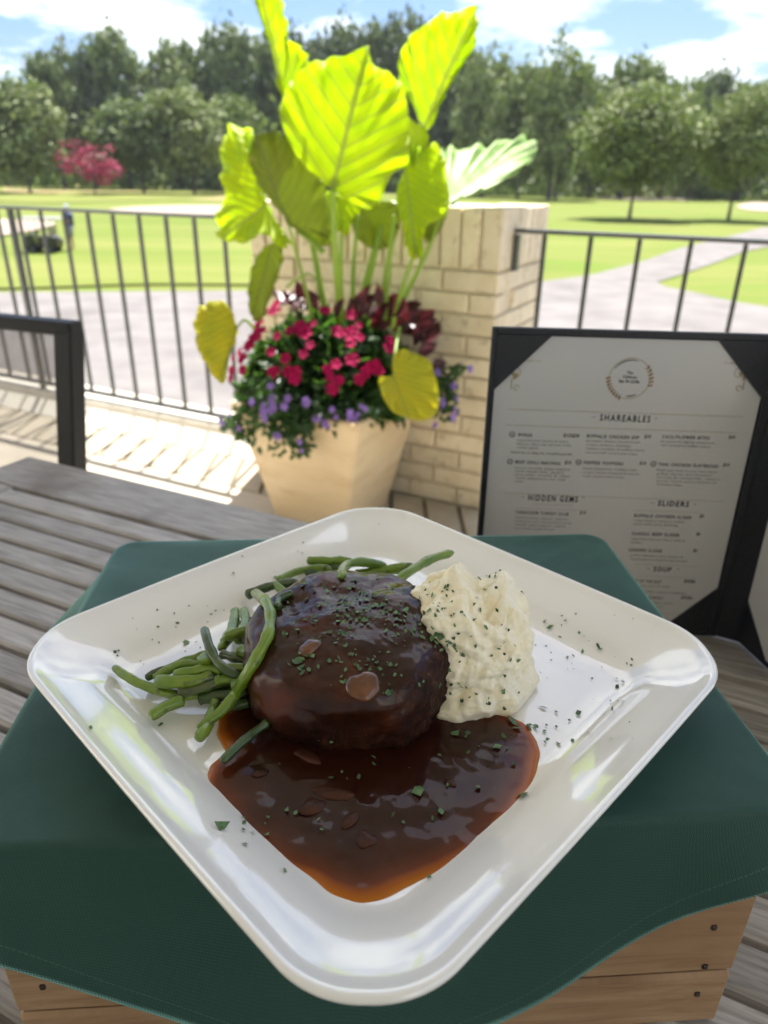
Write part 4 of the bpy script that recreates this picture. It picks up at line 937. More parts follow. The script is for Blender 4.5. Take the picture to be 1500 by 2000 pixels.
def g2(cx, cy_, sx, sy, n, s=(.0007, .0016)): return [(rnd.gauss(cx, sx), rnd.gauss(cy_, sy), rnd.uniform(*s)) for _ in range(n)]
ptsS = g2(720, 1190, 55, 22, 60, (.0008, .0019))+g2(690, 1145, 60, 15, 40)+g2(690, 1240, 70, 35, 55)+g2(740, 1300, 40, 30, 26)+g2(640, 1215, 40, 30, 22)+g2(600, 1300, 20, 15, 14, (.001, .0022))+g2(800, 1215, 18, 14, 14, (.001, .002))+g2(680, 1310, 40, 20, 10)+g2(750, 1345, 15, 15, 8)+g2(855, 1240, 8, 14, 8, (.001, .0024))+g2(790, 1255, 25, 25, 12)
flakes('chopped_parsley', [p for p in ptsS if 520 < p[0] < 872 and 1118 < p[1] < 1400], 'fine chopped parsley sprinkled over the steak')
ptsM = g2(870, 1165, 35, 20, 22)+g2(950, 1190, 25, 40, 10)+g2(900, 1240, 40, 25, 16)+g2(930, 1360, 40, 14, 16)+g2(965, 1125, 14, 6, 5)+g2(1000, 1270, 20, 30, 8)+g2(880, 1270, 14, 20, 12)
flakes('chopped_parsley', [p for p in ptsM if p[1] > 1105 and 800 < p[0] < 1030], 'green parsley flecks on the mashed potatoes')
ptsG = [(820, 1545, .003), (1000, 1412, .003), (1030, 1420, .0032), (1010, 1425, .0025), (890, 1435, .0022), (912, 1432, .002), (985, 1440, .002), (1005, 1495, .0022), (1022, 1556, .0022), (935, 1540, .0018), (972, 1462, .002), (860, 1588, .0018), (770, 1590, .0016)]+g2(720, 1560, 140, 70, 18)+g2(500, 1610, 40, 40, 10, (.0009, .0018))+g2(900, 1450, 60, 25, 5)+g2(960, 1400, 30, 12, 4)
flakes('chopped_parsley', [p for p in ptsG if 420 < p[0] < 1040 and 1400 < p[1] < 1735], 'parsley flecks floating on the gravy')
ptsP = [(345, 1217, .0019), (225, 1275, .0019), (362, 1257, .0022), (433, 1618, .003), (741, 1025, .0012), (455, 1120, .0015), (1075, 1226, .0022), (1065, 1215, .0014), (1170, 1262, .002), (1172, 1270, .002), (1137, 1275, .0024), (1235, 1288, .0014), (1205, 1342, .0017), (1060, 1385, .0024), (1085, 1392, .0022), (1130, 1396, .0018), (1196, 1387, .0018), (1105, 1213, .0012), (1018, 1158, .0016), (312, 1418, .0016), (175, 1423, .0018), (1090, 1455, .0016), (1063, 1452, .0014), (1120, 1448, .0014), (1150, 1432, .0012), (1095, 1245, .0014), (340, 1200, .001), (310, 1225, .001), (412, 1200, .001), (1035, 1420, .003), (1048, 1422, .0026), (552, 1702, .0012), (840, 1715, .0018)]
ptsP += [(rnd.uniform(1040, 1250), rnd.uniform(1200, 1460), rnd.uniform(.0004, .0012)) for _ in range(44)]+[(rnd.uniform(220, 480), rnd.uniform(1180, 1300), rnd.uniform(.0004, .001)) for _ in range(26)]+[(rnd.uniform(420, 700), rnd.uniform(1060, 1140), rnd.uniform(.0004, .0009)) for _ in range(10)]
flakes('chopped_parsley', ptsP, 'parsley flecks scattered over the white plate rim and base')

# ------------------------------------------------------------------ menu
m_paper = mat('laminated_menu_page', (.52, .52, .51), (.55, .55, .54), 4, .3, coat=.6, coatr=.12, bump=.12, bsc=7, bdist=.004)
m_ink = mat('menu_ink', (.03, .03, .03), None, 10, .5); m_ink2 = mat('menu_grey_ink', (.13, .13, .12), None, 10, .5); m_gold = mat('menu_gold_ink', (.30, .24, .12), None, 10, .5); m_brn = mat('menu_brown_ink', (.24, .12, .03), None, 10, .5)
mA = Vector((.0925, .6255, .7415)); mBx = Vector((.3475, .6115, .7415)); MXa = (mBx-mA).normalized(); wdt = (mBx-mA).length
MUp = (Vector((0, 0, 1))+Vector((0, .035, 0))).normalized(); MN = MXa.cross(MUp).normalized()   # faces the camera (-Y)
if MN.y > 0: MN = -MN
men = thing('menu_folder', mBx, 'open navy menu folder with printed pages standing on the table', 'menu')
def panel(A, X, Uv, Nn, wd_, h, name='cover_panel', lab=None):
    mb = MB(); mb.box(A+X*wd_/2+Uv*h/2-Nn*.002, X*wd_/2, Uv*h/2, Nn*.002, .001); return mb.ob(name, m_leather, men)
Hm = .304
panel(mA, MXa, MUp, MN, wdt-.004, Hm)
e1, e2 = .0085, .009
def pp(a, u, k=.0): return mA+MXa*a+MUp*u+MN*k
m_trim = m_leather
for a0, a1, u0_, u1 in ((0, .005, 0, Hm), (wdt-.012, wdt-.004, 0, Hm), (.005, wdt-.012, Hm-.006, Hm), (.005, wdt-.012, 0, .006)):
    MB().box(pp((a0+a1)/2, (u0_+u1)/2, .0015), MXa*((a1-a0)/2-.0002), MUp*((u1-u0_)/2-.0002), MN*.0015, .0006).ob('edge_trim', m_leather, men)
pg = mk('menu_page', [pp(.006, .007, .0006), pp(wdt-.013, .007, .0006), pp(wdt-.013, Hm-.007, .0006), pp(.006, Hm-.007, .0006)], [(0, 1, 2, 3)], m_paper, men)
cs = .048
for (a, u, sa_, su) in ((.005, .006, 1, 1), (wdt-.012, .006, -1, 1), (wdt-.012, Hm-.006, -1, -1), (.005, Hm-.006, 1, -1)):
    v = [pp(a, u, k) for k in (.0008, .0022)]; tri = [(a, u), (a+sa_*cs, u), (a, u+su*cs*1.05)]
    v = [pp(x, y, .0008) for x, y in tri]+[pp(x, y, .0022) for x, y in tri]
    mk('corner_pocket', v, [(3, 4, 5), (0, 2, 1), (0, 1, 4, 3), (1, 2, 5, 4), (2, 0, 3, 5)], m_leather, men)
# spine and right-hand panel, which swings towards the viewer
RX = Vector((.20, -.98, 0)).normalized(); rA = mBx+Vector((.013, -.009, 0)); RN = Vector((-.98, -.20, 0)).normalized()
_a, _b = mBx-MXa*.0045-MN*.0002, rA+(rA-mBx).normalized()*.004; _c = (_b-_a); _n = Vector((-_c.y, _c.x, 0)).normalized()*.0018
MB().box((_a+_b)/2+MUp*Hm/2, _c/2, MUp*Hm/2, _n, .0008).ob('spine', m_leather, men)
RU = MUp
MB().box(rA+RX*.125+RU*Hm/2-RN*.002, RX*.125, RU*Hm/2, RN*.002, .001).ob('cover_panel', m_leather, men)
def rp_(a, u, k=0): return rA+RX*a+RU*u+RN*k
pg2 = mk('menu_page', [rp_(x, y, .0006) for x, y in ((.004, .007), (.243, .007), (.243, Hm-.007), (.004, Hm-.007))], [(0, 1, 2, 3)], m_paper, men)
for (a, u, sa_, su) in ((.002, .003, 1, 1), (.002, Hm-.003, 1, -1), (.244, .006, -1, 1)):
    tri = [(a, u), (a+sa_*cs*.95, u), (a, u+su*cs)]
    v = [rp_(x, y, .0008) for x, y in tri]+[rp_(x, y, .0022) for x, y in tri]
    mk('corner_pocket', v, [(3, 4, 5), (0, 2, 1), (0, 1, 4, 3), (1, 2, 5, 4), (2, 0, 3, 5)], m_leather, men)
def text_mesh(s, space=1.0, bold=0.):
    cu_ = bpy.data.curves.new('t', 'FONT'); cu_.body = s; cu_.resolution_u = 2; cu_.space_character = space; cu_.offset = bold; cu_.fill_mode = 'FRONT'
    o = bpy.data.objects.new('t', cu_); COL.objects.link(o); bpy.context.view_layer.update()
    me = bpy.data.meshes.new_from_object(o.evaluated_get(bpy.context.evaluated_depsgraph_get()))
    v = [Vector(q.co) for q in me.vertices]; f = [tuple(p.vertices) for p in me.polygons]
    bpy.data.objects.remove(o); bpy.data.curves.remove(cu_); bpy.data.meshes.remove(me); return v, f
inks = {}
def put(s, x0, x1, yb, capx, ink, space=1.0, bold=0., page=0):
    # text between page positions seen at x0..x1, baseline yb; capital height capx (photo pixels)
    v, f = text_mesh(s, space, bold)
    if not v: return
    mnx = min(q.x for q in v); mxx_ = max(q.x for q in v)
    A = atp(x0, yb, mA+MN*.0009, MN); B_ = atp(x1, yb, mA+MN*.0009, MN); a0 = (A-mA).dot(MXa); a1 = (B_-mA).dot(MXa); u_ = (A-mA).dot(MUp)
    pxs = (a1-a0)/(x1-x0); sx = (a1-a0)/(mxx_-mnx); sy = capx*pxs/.69
    mb = inks.setdefault(ink, MB()); mb.add([pp(a0+(q.x-mnx)*sx, u_+q.y*sy, .0009) for q in v], f)
def line(x0, x1, y, th, ink):
    A = atp(x0, y, mA+MN*.0009, MN); B_ = atp(x1, y, mA+MN*.0009, MN); a0 = (A-mA).dot(MXa); a1 = (B_-mA).dot(MXa); u_ = (A-mA).dot(MUp); h = th*.00023
    inks.setdefault(ink, MB()).add([pp(a0, u_-h, .0009), pp(a1, u_-h, .0009), pp(a1, u_+h, .0009), pp(a0, u_+h, .0009)], [(0, 1, 2, 3)])
def arc(cx, cy_, r_, a0, a1, th, ink, sq_=1.0):
    c = atp(cx, cy_, mA+MN*.0009, MN); ca = (c-mA).dot(MXa); cu_ = (c-mA).dot(MUp); k = .000445; n = 40; v = []; f = []
    for i in range(n+1):
        a = R(a0+(a1-a0)*i/n); t2 = th*.5*(math.sin(math.pi*i/n) if abs(a1-a0) < 300 else 1)+.4
        for rr_ in (r_-t2, r_+t2): v.append(pp(ca+rr_*k*math.cos(a), cu_+rr_*k*math.sin(a)*sq_, .00095))
    for i in range(n): f.append((2*i, 2*i+1, 2*i+3, 2*i+2))
    inks.setdefault(ink, MB()).add(v, f)
def leafm(cx, cy_, ang, l, ink):
    c = atp(cx, cy_, mA+MN*.0009, MN); ca = (c-mA).dot(MXa); cu_ = (c-mA).dot(MUp); k = .000445; d = (math.cos(R(ang)), math.sin(R(ang))); s_ = (-d[1], d[0])
    P = [(0, 0), (.5, .28), (1, 0), (.5, -.28)]
    inks.setdefault(ink, MB()).add([pp(ca+(d[0]*p+s_[0]*q_)*l*k, cu_+(d[1]*p+s_[1]*q_)*l*k, .001) for p, q_ in P], [(0, 1, 2, 3)])
arc(1231, 739, 41, 0, 360, .5, 'gold'); arc(1231, 739, 37, 70, 150, 2.2, 'grey'); arc(1231, 739, 36, -95, -60, 2, 'grey')
for i in range(8):
    a = R(175+i*9); cx, cy_ = 1231+41*math.cos(a), 739-41*math.sin(a)
    leafm(cx, cy_, math.degrees(a)+50, 8, 'brown'); leafm(cx, cy_, math.degrees(a)+150, 6, 'brown')
for i in range(6):
    a = R(-22+i*10); cx, cy_ = 1231+41*math.cos(a), 739-41*math.sin(a)
    leafm(cx, cy_, math.degrees(a)+50, 8, 'brown'); leafm(cx, cy_, math.degrees(a)+150, 6, 'brown')
put('The', 1225, 1238, 730, 6, 'ink', 1, .012); put('Clubhouse', 1217, 1245, 738, 6, 'ink', 1, .012); put('Bar N Grille', 1210, 1250, 747, 6.5, 'ink', 1, .015)
for x, sgn in ((1003, 1), (1451, -1)):
    arc(x+sgn*6, 727, 9, 0, 360, .6, 'gold'); line(x-4 if sgn > 0 else x+2, x-2 if sgn > 0 else x+4, 750, 22, 'gold'); arc(x+sgn*7, 757, 5, 0, 300, .6, 'gold'); leafm(x, 742, 60, 18, 'gold'); leafm(x+2*sgn, 735, 110, 12, 'gold')
put('Add on', 1026, 1056, 706, 5, 'gold'); put('Traditional', 1414, 1452, 710, 5, 'gold')
line(993, 1456, 799, .8, 'gold'); line(990, 1445, 830, .8, 'gold'); line(985, 1420, 963, .7, 'gold')
put('SHAREABLES', 1172, 1271, 821, 13, 'ink', 1.3, .018); put('-', 1157, 1163, 817, 8, 'grey'); put('-', 1279, 1285, 819, 8, 'grey')
def item(nm, x0, x1, y, price=None, xp=0, xq=0, gf=None): 
    put(nm, x0, x1, y, 6.5, 'ink', 1.3, .02)
    if price: put(price, xp, xq, y+1, 7, 'ink', 1.1, .02)
    if gf: arc(gf, y-3.5, 5.5, 0, 360, .8, 'grey'); put('GF', gf-3.5, gf+3.5, y-1, 4.5, 'ink')
item('WINGS', 1012, 1040, 852, '$12/$20', 1101, 1132, 1001)
item('BUFFALO CHICKEN DIP', 1147, 1249, 854, '$10', 1259, 1272); item('CAULIFLOWER BITES', 1294, 1387, 855, '$10', 1424, 1436)
item('BEEF CHILI NACHOS', 1007, 1095, 905, '$10', 1104, 1116, 997); item('PEPPER POPPERS', 1141, 1218, 906, '$10', 1250, 1262, 1131); item('THAI CHICKEN FLATBREAD', 1286, 1404, 909, '$10', 1413, 1425, 1277)
def para(lines, x0, y0, lw, dy=7.2, ink='grey', cap=4.2):
    for i, (s, wf_) in enumerate(lines): put(s, x0, x0+lw*wf_, y0+dy*i, cap, ink)
para([('tossed in your choice of sauce', .95), ('bbq or dry rub served with', 1), ('ranch sauce', .4)], 1010, 861, 106)
put('Add fries or chips for an additional $3', 998, 1118, 885, 4.4, 'ink')
para([('shredded chicken blended with', .95), ('cream cheese, cheddar', .8), ('cheese crumbles & buffalo sauce', 1.02), ('served with house pita chips', .9)], 1145, 862, 112, 7.6)
para([('breaded & lightly seasoned', 1), ('and tossed in buffalo sauce', .94)], 1292, 863, 104, 7.4)
para([('house tortilla chips topped', 1.), ('with beef chili, queso', .9), ('and sour cream & salsa', 1.), ('with jalapeno on top', .92), ('side', .15)], 1006, 915, 108, 6.6)
para([('fresh jalapenos stuffed with', .98), ('cream cheese wrapped & served', 1.02), ('with sweet chili sauce', .75)], 1139, 916, 108, 7.4)
para([('flatbread with house thai sauce', 1.), ('grilled chicken and shredded', .9), ('carrots & mozzarella, cilantro', 1.05), ('green onion and a drizzle of', .98), ('sriracha mayo', .42)], 1283, 919, 120, 7)
put('HIDDEN GEMS', 1032, 1129, 977, 12, 'ink', 1.3, .018); put('-', 1019, 1025, 973, 8, 'grey'); put('-', 1136, 1142, 974, 8, 'grey'); line(1040, 1120, 984, .6, 'gold'); line(1008, 1150, 992, .5, 'gold')
item('TARRAGON TURKEY CLUB', 1007, 1111, 1003, '$14', 1133, 1144); para([('sliced turkey, bacon, lettuce', .95), ('tomato on toasted bread', 1), ('with tarragon aioli', .9), ('served with fries', .7)], 1006, 1012, 110, 7)
put('SLIDERS', 1285, 1346, 987, 11, 'ink', 1.25, .02); put('-', 1272, 1278, 984, 8, 'grey'); put('-', 1355, 1361, 986, 8, 'grey'); line(1240, 1370, 996, .5, 'gold')
item('BUFFALO CHICKEN SLIDER', 1239, 1352, 1009, '$5', 1367, 1375); para([('crispy chicken tossed in buffalo', 1), ('sauce with ranch dressing', .86)], 1237, 1017, 102, 7)
item('CLASSIC BEEF SLIDER', 1234, 1328, 1044, '$6', 1360, 1368); para([('angus beef, american cheese, onion &', 1.02), ('pickles', .2)], 1233, 1053, 104, 7)
item('GARDEN SLIDER', 1228, 1294, 1076, '$6', 1354, 1362); para([('grilled vegetable patty, tomato &', .98), ('mixed greens and garlic aioli spread', 1.05)], 1231, 1085, 106, 7.5); line(1240, 1366, 1101, .5, 'gold')
put('SOUP', 1276, 1311, 1115, 10, 'ink', 1.25, .02); put('-', 1263, 1269, 1112, 8, 'grey'); put('-', 1322, 1328, 1113, 8, 'grey'); line(1246, 1360, 1124, .5, 'gold')
item('SOUP OF THE DAY', 1228, 1292, 1136, '$4/$6', 1336, 1358); para([('ask your server for today', .9)], 1240, 1144, 76)
put('served with crackers or cornbread', 1246, 1340, 1156, 5, 'grey'); item('BEEF CHILI', 1240, 1294, 1168, '$4/$6', 1330, 1352); para([('topped with cheese', .9), ('and onions', .6)], 1252, 1177, 70)
line(1262, 1345, 1196, .5, 'gold')
for k_, m_ in (('ink', m_ink), ('grey', m_ink2), ('gold', m_gold), ('brown', m_brn)): inks[k_].ob('printed_text', m_, pg, kind='stuff')
mb = MB()
for i, (s, a, wd_, u) in enumerate((('SALADS', .075, .06, .125), ('house salad with mixed greens', .06, .08, .105), ('tomato, cucumber & croutons', .055, .08, .094), ('WRAPS', .045, .05, .072), ('chicken caesar wrap', .043, .07, .061), ('turkey bacon wrap', .041, .07, .050), ('buffalo chicken wrap', .04, .07, .039))):
    v, f = text_mesh(s, 1.1); mnx = min(q.x for q in v); mxx_ = max(q.x for q in v); sx = wd_/(mxx_-mnx)
    mb.add([rp_(a+(q.x-mnx)*sx, u+q.y*.0042, .0009) for q in v], f)
mb.ob('printed_text', m_ink2, pg2, kind='stuff')

# ------------------------------------------------------------------ golf carts and golfer in the distance
m_cartb = mat('black_cart_body', (.015, .015, .018), None, 5, .3, coat=.5); m_white = mat('white_cart_roof', (.3, .3, .3), None, 5, .5); m_tyre = mat('tyre_rubber', (.02, .02, .02), None, 5, .8)
m_skin = mat('skin', (.45, .24, .16), None, 5, .5, sss=.1); m_blue = mat('navy_shirt', (.03, .045, .12), (.05, .07, .16), 5, .8); m_khaki = mat('grey_shorts', (.3, .3, .33), None, 5, .8); m_cap = mat('pale_cap', (.55, .6, .7), None, 5, .7); m_tan = mat('tan_seat', (.45, .36, .25), None, 5, .6)
gb = gp(92, 490)
kx = Vector((1, .1, 0)).normalized(); ky = Vector((-.1, 1, 0)).normalized()
cart = thing('golf_cart', gb, 'black golf cart with pale canopy parked on the fairway beyond the railing', 'golf cart')
def GB(a, n_, z): return gb+(kx*a+ky*n_+Vector((0, 0, z)))*.72
def cb(name, a, n_, z, ha, hn, hz, m, bev=.03): return MB().box(GB(a, n_, z), kx*ha, ky*hn, Z*hz, bev).ob(name, m, cart)
cb('front_cowl', -.72, 0, .52, .17, .5, .27, m_cartb, .08); cb('dashboard', -.58, 0, .86, .06, .46, .08, m_cartb); cb('floor_pan', -.25, 0, .27, .45, .46, .04, m_cartb); cb('seat_base', .22, 0, .5, .3, .5, .24, m_cartb, .06); cb('seat', .2, 0, .78, .26, .46, .05, m_tan); cb('backrest', .46, 0, 1.0, .04, .46, .18, m_tan); cb('bag_well', .62, 0, .45, .16, .42, .16, m_cartb, .05)
cb('canopy', -.02, 0, 1.74, .78, .56, .035, m_white, .03)
for a, n_ in ((-.62, -.48), (-.62, .48), (.55, -.48), (.55, .48)):
    MB().tube([GB(a*.95, n_, .7), GB(a, n_, 1.71)], .018, 6).ob('canopy_post', m_white, cart)
for a in (-.62, .42):
    for n_ in (-.5, .5):
        w_ = MB().tube([GB(a, n_-.08, .22), GB(a, n_+.08, .22)], .22, 18).ob('wheel', m_tyre, cart)
        MB().tube([GB(a, n_-.085*(1 if n_ < 0 else -1)-.0, .22), GB(a, n_-.09*(1 if n_ < 0 else -1), .22)], .1, 12).ob('rim', m_white, w_)
MB().tube([GB(-.45, -.2, .95), GB(-.3, -.2, 1.02)], .02, 6).tube([GB(-.3, -.2+.16*math.cos(a), 1.02+.16*math.sin(a)) for a in np.linspace(0, 6.28, 14)], .015, 6, False).ob('steering_wheel', m_tyre, cart)
def person(base, face):
    # standing golfer: skin-modifier body at pelvis root
    J = {'pel': (0, 0, .95), 'chest': (0, .0, 1.28), 'neck': (0, .01, 1.47), 'head': (.0, -.02, 1.62), 'htop': (0, -.02, 1.74), 'hl': (.10, 0, .90), 'kl': (.12, -.03, .50), 'al': (.12, .02, .09), 'tl': (.13, -.14, .04), 'hr': (-.10, 0, .90), 'kr': (-.13, .02, .50), 'ar': (-.14, .06, .09), 'tr': (-.15, -.10, .04),
         'sl': (.18, 0, 1.42), 'el': (.24, -.02, 1.15), 'wl': (.22, -.16, .98), 'sr': (-.18, 0, 1.42), 'er': (-.24, -.04, 1.16), 'wr': (-.2, -.2, 1.02), 'fl': (.21, -.22, .93), 'fr': (-.18, -.27, .98)}
    Rr = {'pel': .14, 'chest': .155, 'neck': .06, 'head': .095, 'htop': .07, 'hl': .095, 'kl': .062, 'al': .042, 'tl': .035, 'hr': .095, 'kr': .062, 'ar': .042, 'tr': .035, 'sl': .065, 'el': .045, 'wl': .03, 'sr': .065, 'er': .045, 'wr': .03, 'fl': .026, 'fr': .026}
    E_ = [('pel', 'chest'), ('chest', 'neck'), ('neck', 'head'), ('head', 'htop'), ('pel', 'hl'), ('hl', 'kl'), ('kl', 'al'), ('al', 'tl'), ('pel', 'hr'), ('hr', 'kr'), ('kr', 'ar'), ('ar', 'tr'), ('chest', 'sl'), ('sl', 'el'), ('el', 'wl'), ('chest', 'sr'), ('sr', 'er'), ('er', 'wr'), ('wl', 'fl'), ('wr', 'fr')]
    p = thing('person', base, 'golfer in a dark navy shirt and pale cap standing beside the golf cart', 'person')
    ks = list(J); me = bpy.data.meshes.new('body'); me.from_pydata([J[k] for k in ks], [(ks.index(a), ks.index(b_)) for a, b_ in E_], [])
    o = bpy.data.objects.new('body', me); link(o, p); o.rotation_euler = (0, 0, face)
    md = o.modifiers.new('skin', 'SKIN'); sv = me.skin_vertices[0].data
    for i, k in enumerate(ks): sv[i].radius = (Rr[k]*(1.25 if k in ('pel', 'chest') else 1), Rr[k]*(.8 if k in ('pel', 'chest') else 1)); sv[i].use_root = k == 'pel'
    o.modifiers.new('sub', 'SUBSURF').levels = 2; o.modifiers['sub'].render_levels = 2; me.materials.append(m_skin)
    def sleeve(name, pts, rs, m):
        q = MB(); q.tube([Vector(a) for a in pts], rs, 12); me2 = bpy.data.meshes.new(name); me2.from_pydata([tuple(a) for a in q.v], [], q.f); me2.materials.append(m)
        me2.polygons.foreach_set('use_smooth', [True]*len(me2.polygons)); c = bpy.data.objects.new(name, me2); link(c, p); c.rotation_euler = (0, 0, face)
    sleeve('shirt', [(0, 0, .88), (0, 0, 1.0), (0, 0, 1.2), (0, 0, 1.36), (0, 0, 1.46), (0, .01, 1.5)], [.19, .19, .2, .21, .15, .075], m_blue)
    for s_ in (-1, 1): sleeve('sleeve', [(.14*s_, 0, 1.43), (.2*s_, 0, 1.36), (.235*s_, -.01, 1.2)], [.075, .08, .07], m_blue); sleeve('shorts', [(.09*s_, 0, .96), (.11*s_, -.01, .75), (.125*s_, -.02, .52)], [.13, .115, .1], m_khaki)
    sleeve('cap', [(0, -.02, 1.66), (0, -.02, 1.70), (0, -.02, 1.755)], [.105, .1, .05], m_cap)
person(gp(143, 487), R(-60))

# ------------------------------------------------------------------ trees
def fol(name, c1, c2, rand=.35, tr=(.14, .20, .04)): return mat(name, c1, c2, .35, .65, trans=.22, tcol=tr, rand=rand, island=True, rvar=.015, spec=.25)
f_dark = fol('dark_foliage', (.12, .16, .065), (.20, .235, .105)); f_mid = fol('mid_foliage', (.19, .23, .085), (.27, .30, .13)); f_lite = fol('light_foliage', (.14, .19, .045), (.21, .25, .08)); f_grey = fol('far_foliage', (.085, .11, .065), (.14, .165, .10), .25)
f_pink = mat('crepe_myrtle_blossom', (.36, .04, .11), (.10, .11, .05), 3.5, .7, trans=.2, tcol=(.4, .06, .12), rand=.35, island=True, spec=.2, lo=.48, hi=.66)
def crown_mesh(seed, nclump, nleaf, ls, shape='round', holes=.0):
    r_ = random.Random(seed); v = []; f = []; cl = []
    for i in range(nclump):
        while True:
            q = Vector((r_.uniform(-1, 1), r_.uniform(-1, 1), r_.uniform(-1, 1)))
            if q.length < 1 and q.length > .35: break
        if shape == 'round': s = 1.
        elif shape == 'tall': s = 1-.45*max(0, q.z)
        else: s = 1.
        if noise.noise(q*1.8+Vector((seed, 0, 0))) < -.25+holes: continue
        q = Vector((q.x*s, q.y*s, q.z)); lump = 1+.22*noise.noise(q.normalized()*2.2+Vector((seed*3, 1, 2)))
        cl.append((q*.5*.84*lump, r_.uniform(.06, .13)))
    for c, cr_ in cl:
        for j in range(nleaf):
            d = Vector((r_.gauss(0, 1), r_.gauss(0, 1), r_.gauss(0, .75))); d = d.normalized()*cr_*r_.uniform(.5, 1.15); p = c+d
            nrm = (d.normalized()+Vector((r_.gauss(0, .5), r_.gauss(0, .5), r_.gauss(0, .5)+.3))).normalized(); a = nrm.orthogonal().normalized(); b_ = nrm.cross(a)
            th = r_.uniform(0, 6.28); a, b_ = a*math.cos(th)+b_*math.sin(th), b_*math.cos(th)-a*math.sin(th); s = ls*r_.uniform(.6, 1.3)
            k = len(v); v += [p+a*s, p+b_*s*.6, p-a*s, p-b_*s*.6]; f.append((k, k+1, k+2, k+3))
    me = bpy.data.meshes.new('crown'); me.from_pydata([(q.x, q.y, q.z+.5) for q in v], [], f); return me
CM = {k: crown_mesh(*a) for k, a in {'far1': (1, 320, 20, .034), 'far2': (2, 320, 20, .034), 'far3': (3, 290, 20, .036, 'tall'), 'near1': (4, 460, 28, .021), 'near2': (5, 460, 28, .021), 'open': (6, 95, 18, .034, 'round', .10)}.items()}
def tree(x, ybase, ytop, hw, dist, m, ck, label, low=.12, name='tree', group='trees around the golf course', trunk=True, tr=1., cat='tree'):
    d = ray(x, 380); hd = Vector((d.x, d.y, 0)).normalized(); base = Vector((0, 0, 0))+hd*(dist*1.36 if dist > 90 else dist); base.z = gh(base.x, base.y)
    # sizes follow from the distance
    ax = (base-CAM).dot(fw); top = atp(x, ytop, base, Vector((0, 1, 0))).z; bot = base.z
    th = top-bot; wdh = 2*hw/F*ax
    t_ = thing(name, base, label, cat, group)
    key = (ck, m.name)
    if key not in CMM:
        me = CM[ck].copy(); me.materials.append(m); CMM[key] = me
    o = bpy.data.objects.new('crown', CMM[key]); link(o, t_); o.location = (0, 0, th*low); o.scale = (wdh*1.24, wdh*1.24, th*(1-low)*1.05); o.rotation_euler = (0, 0, rnd.uniform(0, 6.28))
    if trunk:
        r_ = max(.12, th*.013)*tr; mb = MB(); mb.tube([base-Vector((0, 0, .1)), base+Vector((0, 0, th*low*.6)), base+Vector((.1, 0, th*.45))], [r_*1.4, r_, r_*.5], 8)
        for k in range(5):
            a = k*1.3+x; e_ = base+Vector((math.cos(a)*wdh*.28, math.sin(a)*wdh*.28, th*(.45+.07*k))); mb.tube([base+Vector((0, 0, th*(low+.05+.03*k))), e_], [r_*.5, r_*.15], 5)
        mb.ob('trunk', m_bark, t_)
CMM = {}
G1 = 'trees of the far wood beyond the fairway'
tree(60, 372, 150, 78, 105, f_mid, 'far1', 'broad rounded tree standing furthest left on the fairway edge', .10)
tree(128, 366, 100, 50, 135, f_dark, 'far3', 'slim tree rising just right of the leftmost broad tree', .1, group=G1)
tree(190, 366, 78, 55, 140, f_grey, 'far2', 'tall tree directly above the pink crepe myrtle', .08, group=G1)
tree(258, 366, 52, 66, 140, f_dark, 'far1', 'tall dome-topped tree highest on the left side', .08, group=G1)
tree(282, 378, 190, 82, 110, f_dark, 'far2', 'dark tree with a straight trunk right of the crepe myrtle', .2)
tree(380, 382, 170, 72, 108, f_mid, 'far1', 'twin-trunked tree between the dark tree and the planter leaves', .16)
tree(350, 366, 72, 52, 138, f_mid, 'far3', 'tall tree behind the twin-trunked tree', .08, group=G1)
tree(408, 366, 64, 50, 142, f_dark, 'far2', 'tall tree whose top shows left of the upright leaf', .08, group=G1)
tree(468, 366, 42, 56, 140, f_dark, 'far1', 'tallest tree left of the elephant ear plant', .08, group=G1)
tree(462, 372, 182, 56, 118, f_lite, 'far2', 'lighter green tree low in front of the far wood at left', .1)
tree(540, 366, 60, 50, 142, f_dark, 'far3', 'dark tree straight behind the tall upright leaf', .08, group=G1)
tree(600, 366, 48, 56, 145, f_grey, 'far2', 'grey-green tree above the folded leaf at the top', .08, group=G1)
tree(665, 366, 36, 56, 145, f_grey, 'far1', 'grey-green tree above the tip of the central leaf', .08, group=G1)
tree(725, 366, 38, 50, 146, f_dark, 'far3', 'dark tree right above the central leaf tip', .08, group=G1)
tree(785, 366, 14, 58, 146, f_grey, 'far2', 'highest tree of the wood touching the right upright leaf', .08, group=G1)
tree(880, 366, 70, 58, 140, f_grey, 'far1', 'tree partly hidden by the right upright leaf', .08, group=G1)
tree(940, 368, 92, 56, 125, f_mid, 'far2', 'rounded tree just right of the right upright leaf', .06, group=G1)
tree(1010, 368, 118, 66, 118, f_mid, 'far1', 'spreading tree behind the pale leaf on the right', .05, group=G1)
tree(1072, 300, 46, 62, 112, f_lite, 'open', 'thin open-crowned tree standing above the others at right', .30)
tree(1085, 370, 110, 64, 112, f_mid, 'far2', 'leafy tree under the open-crowned one', .05)
tree(1150, 368, 150, 50, 128, f_grey, 'far3', 'grey-green tree in the gap left of the near lawn tree', .05, group=G1)
tree(1212, 368, 104, 60, 125, f_lite, 'far1', 'bright green treetop behind the near lawn tree', .05, group=G1)
tree(1290, 368, 140, 52, 130, f_lite, 'far2', 'light green tree right of the bright treetop', .05, group=G1)
tree(1368, 368, 128, 58, 145, f_grey, 'far1', 'bluish distant tree between the two near lawn trees', .05, group=G1)
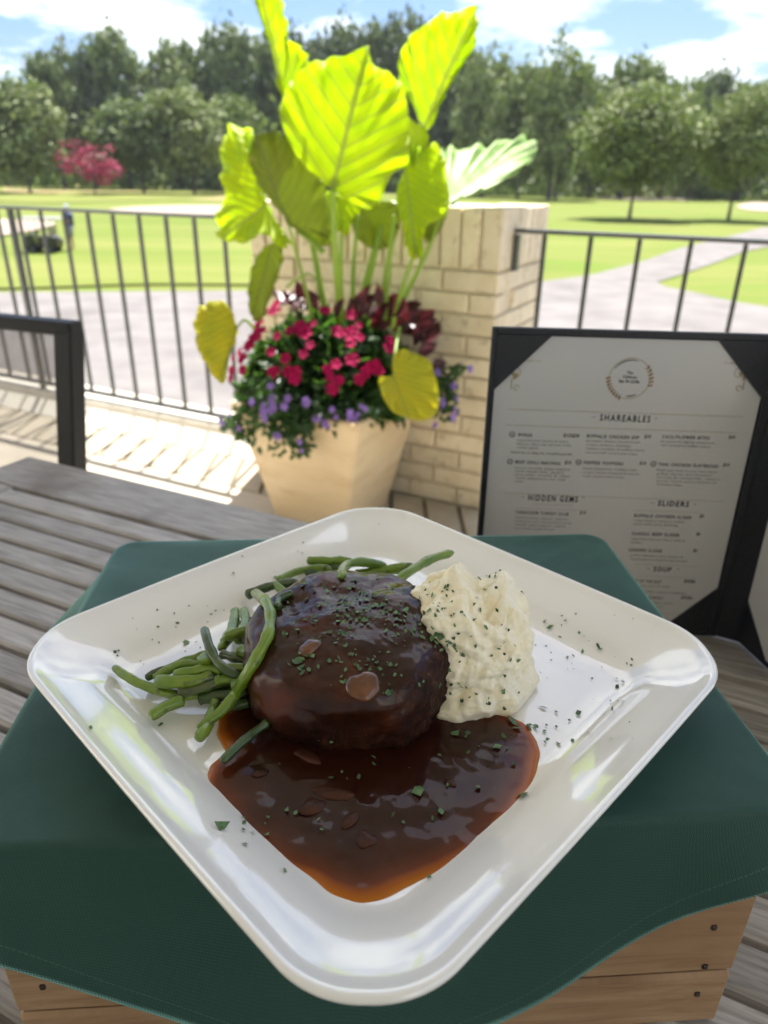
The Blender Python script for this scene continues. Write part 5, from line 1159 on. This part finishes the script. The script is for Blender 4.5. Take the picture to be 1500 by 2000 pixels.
tree(1345, 368, 215, 40, 125, f_lite, 'far2', 'low pale tree in the gap between the near lawn trees', .05, group=G1)
tree(1440, 368, 160, 50, 138, f_mid, 'far3', 'tree behind the rightmost lawn tree', .05, group=G1)
tree(1520, 368, 150, 55, 135, f_dark, 'far1', 'tree cut by the right edge of the photograph', .05, group=G1)
tree(1236, 425, 158, 104, 74, f_mid, 'near1', 'near lawn tree with dense round crown and thin dark trunk', .19)
tree(1432, 425, 160, 78, 78, f_mid, 'near2', 'rightmost lawn tree with dense crown and thin dark trunk', .19)
tree(-20, 372, 200, 60, 112, f_dark, 'far2', 'dark tree cut by the left edge of the photograph', .1)
tree(186, 380, 268, 54, 98, f_pink, 'open', 'crepe myrtle in bright pink bloom by the fairway', .12, name='crepe_myrtle', cat='crepe myrtle')
# undergrowth that closes the foot of the far wood
r_ = random.Random(11); v = []; f = []
for i in range(16000):
    x = r_.uniform(-150, 165); y = 176+r_.uniform(0, 30)+4*math.sin(x*.07); z = gh(x, y)+abs(r_.gauss(0, 6.5))
    s = r_.uniform(.5, 1.3); nrm = Vector((r_.gauss(0, .6), -1, r_.gauss(0, .7))).normalized(); a = nrm.orthogonal().normalized(); b_ = nrm.cross(a); k = len(v); p = Vector((x, y, z))
    v += [p+a*s, p+b_*s*.7, p-a*s, p-b_*s*.7]; f.append((k, k+1, k+2, k+3))
tag(mk('far_undergrowth', v, f, f_dark), 'dark undergrowth at the foot of the far wood', kind='stuff')


# ------------------------------------------------------------------ summer haze over the course
m_haze = bpy.data.materials.new('haze_air'); m_haze.use_nodes = True; t = m_haze.node_tree; t.nodes.clear()
ho = nn(t, 'ShaderNodeOutputMaterial'); hv = nn(t, 'ShaderNodeVolumePrincipled', Density=.00012); hv.inputs['Color'].default_value = (.86, .92, 1, 1); hv.inputs['Anisotropy'].default_value = .2
t.links.new(hv.outputs[0], ho.inputs['Volume'])
MB().box((0, 190, 20), (460, 0, 0), (0, 240, 0), (0, 0, 27)).ob('haze', m_haze, kind='stuff')
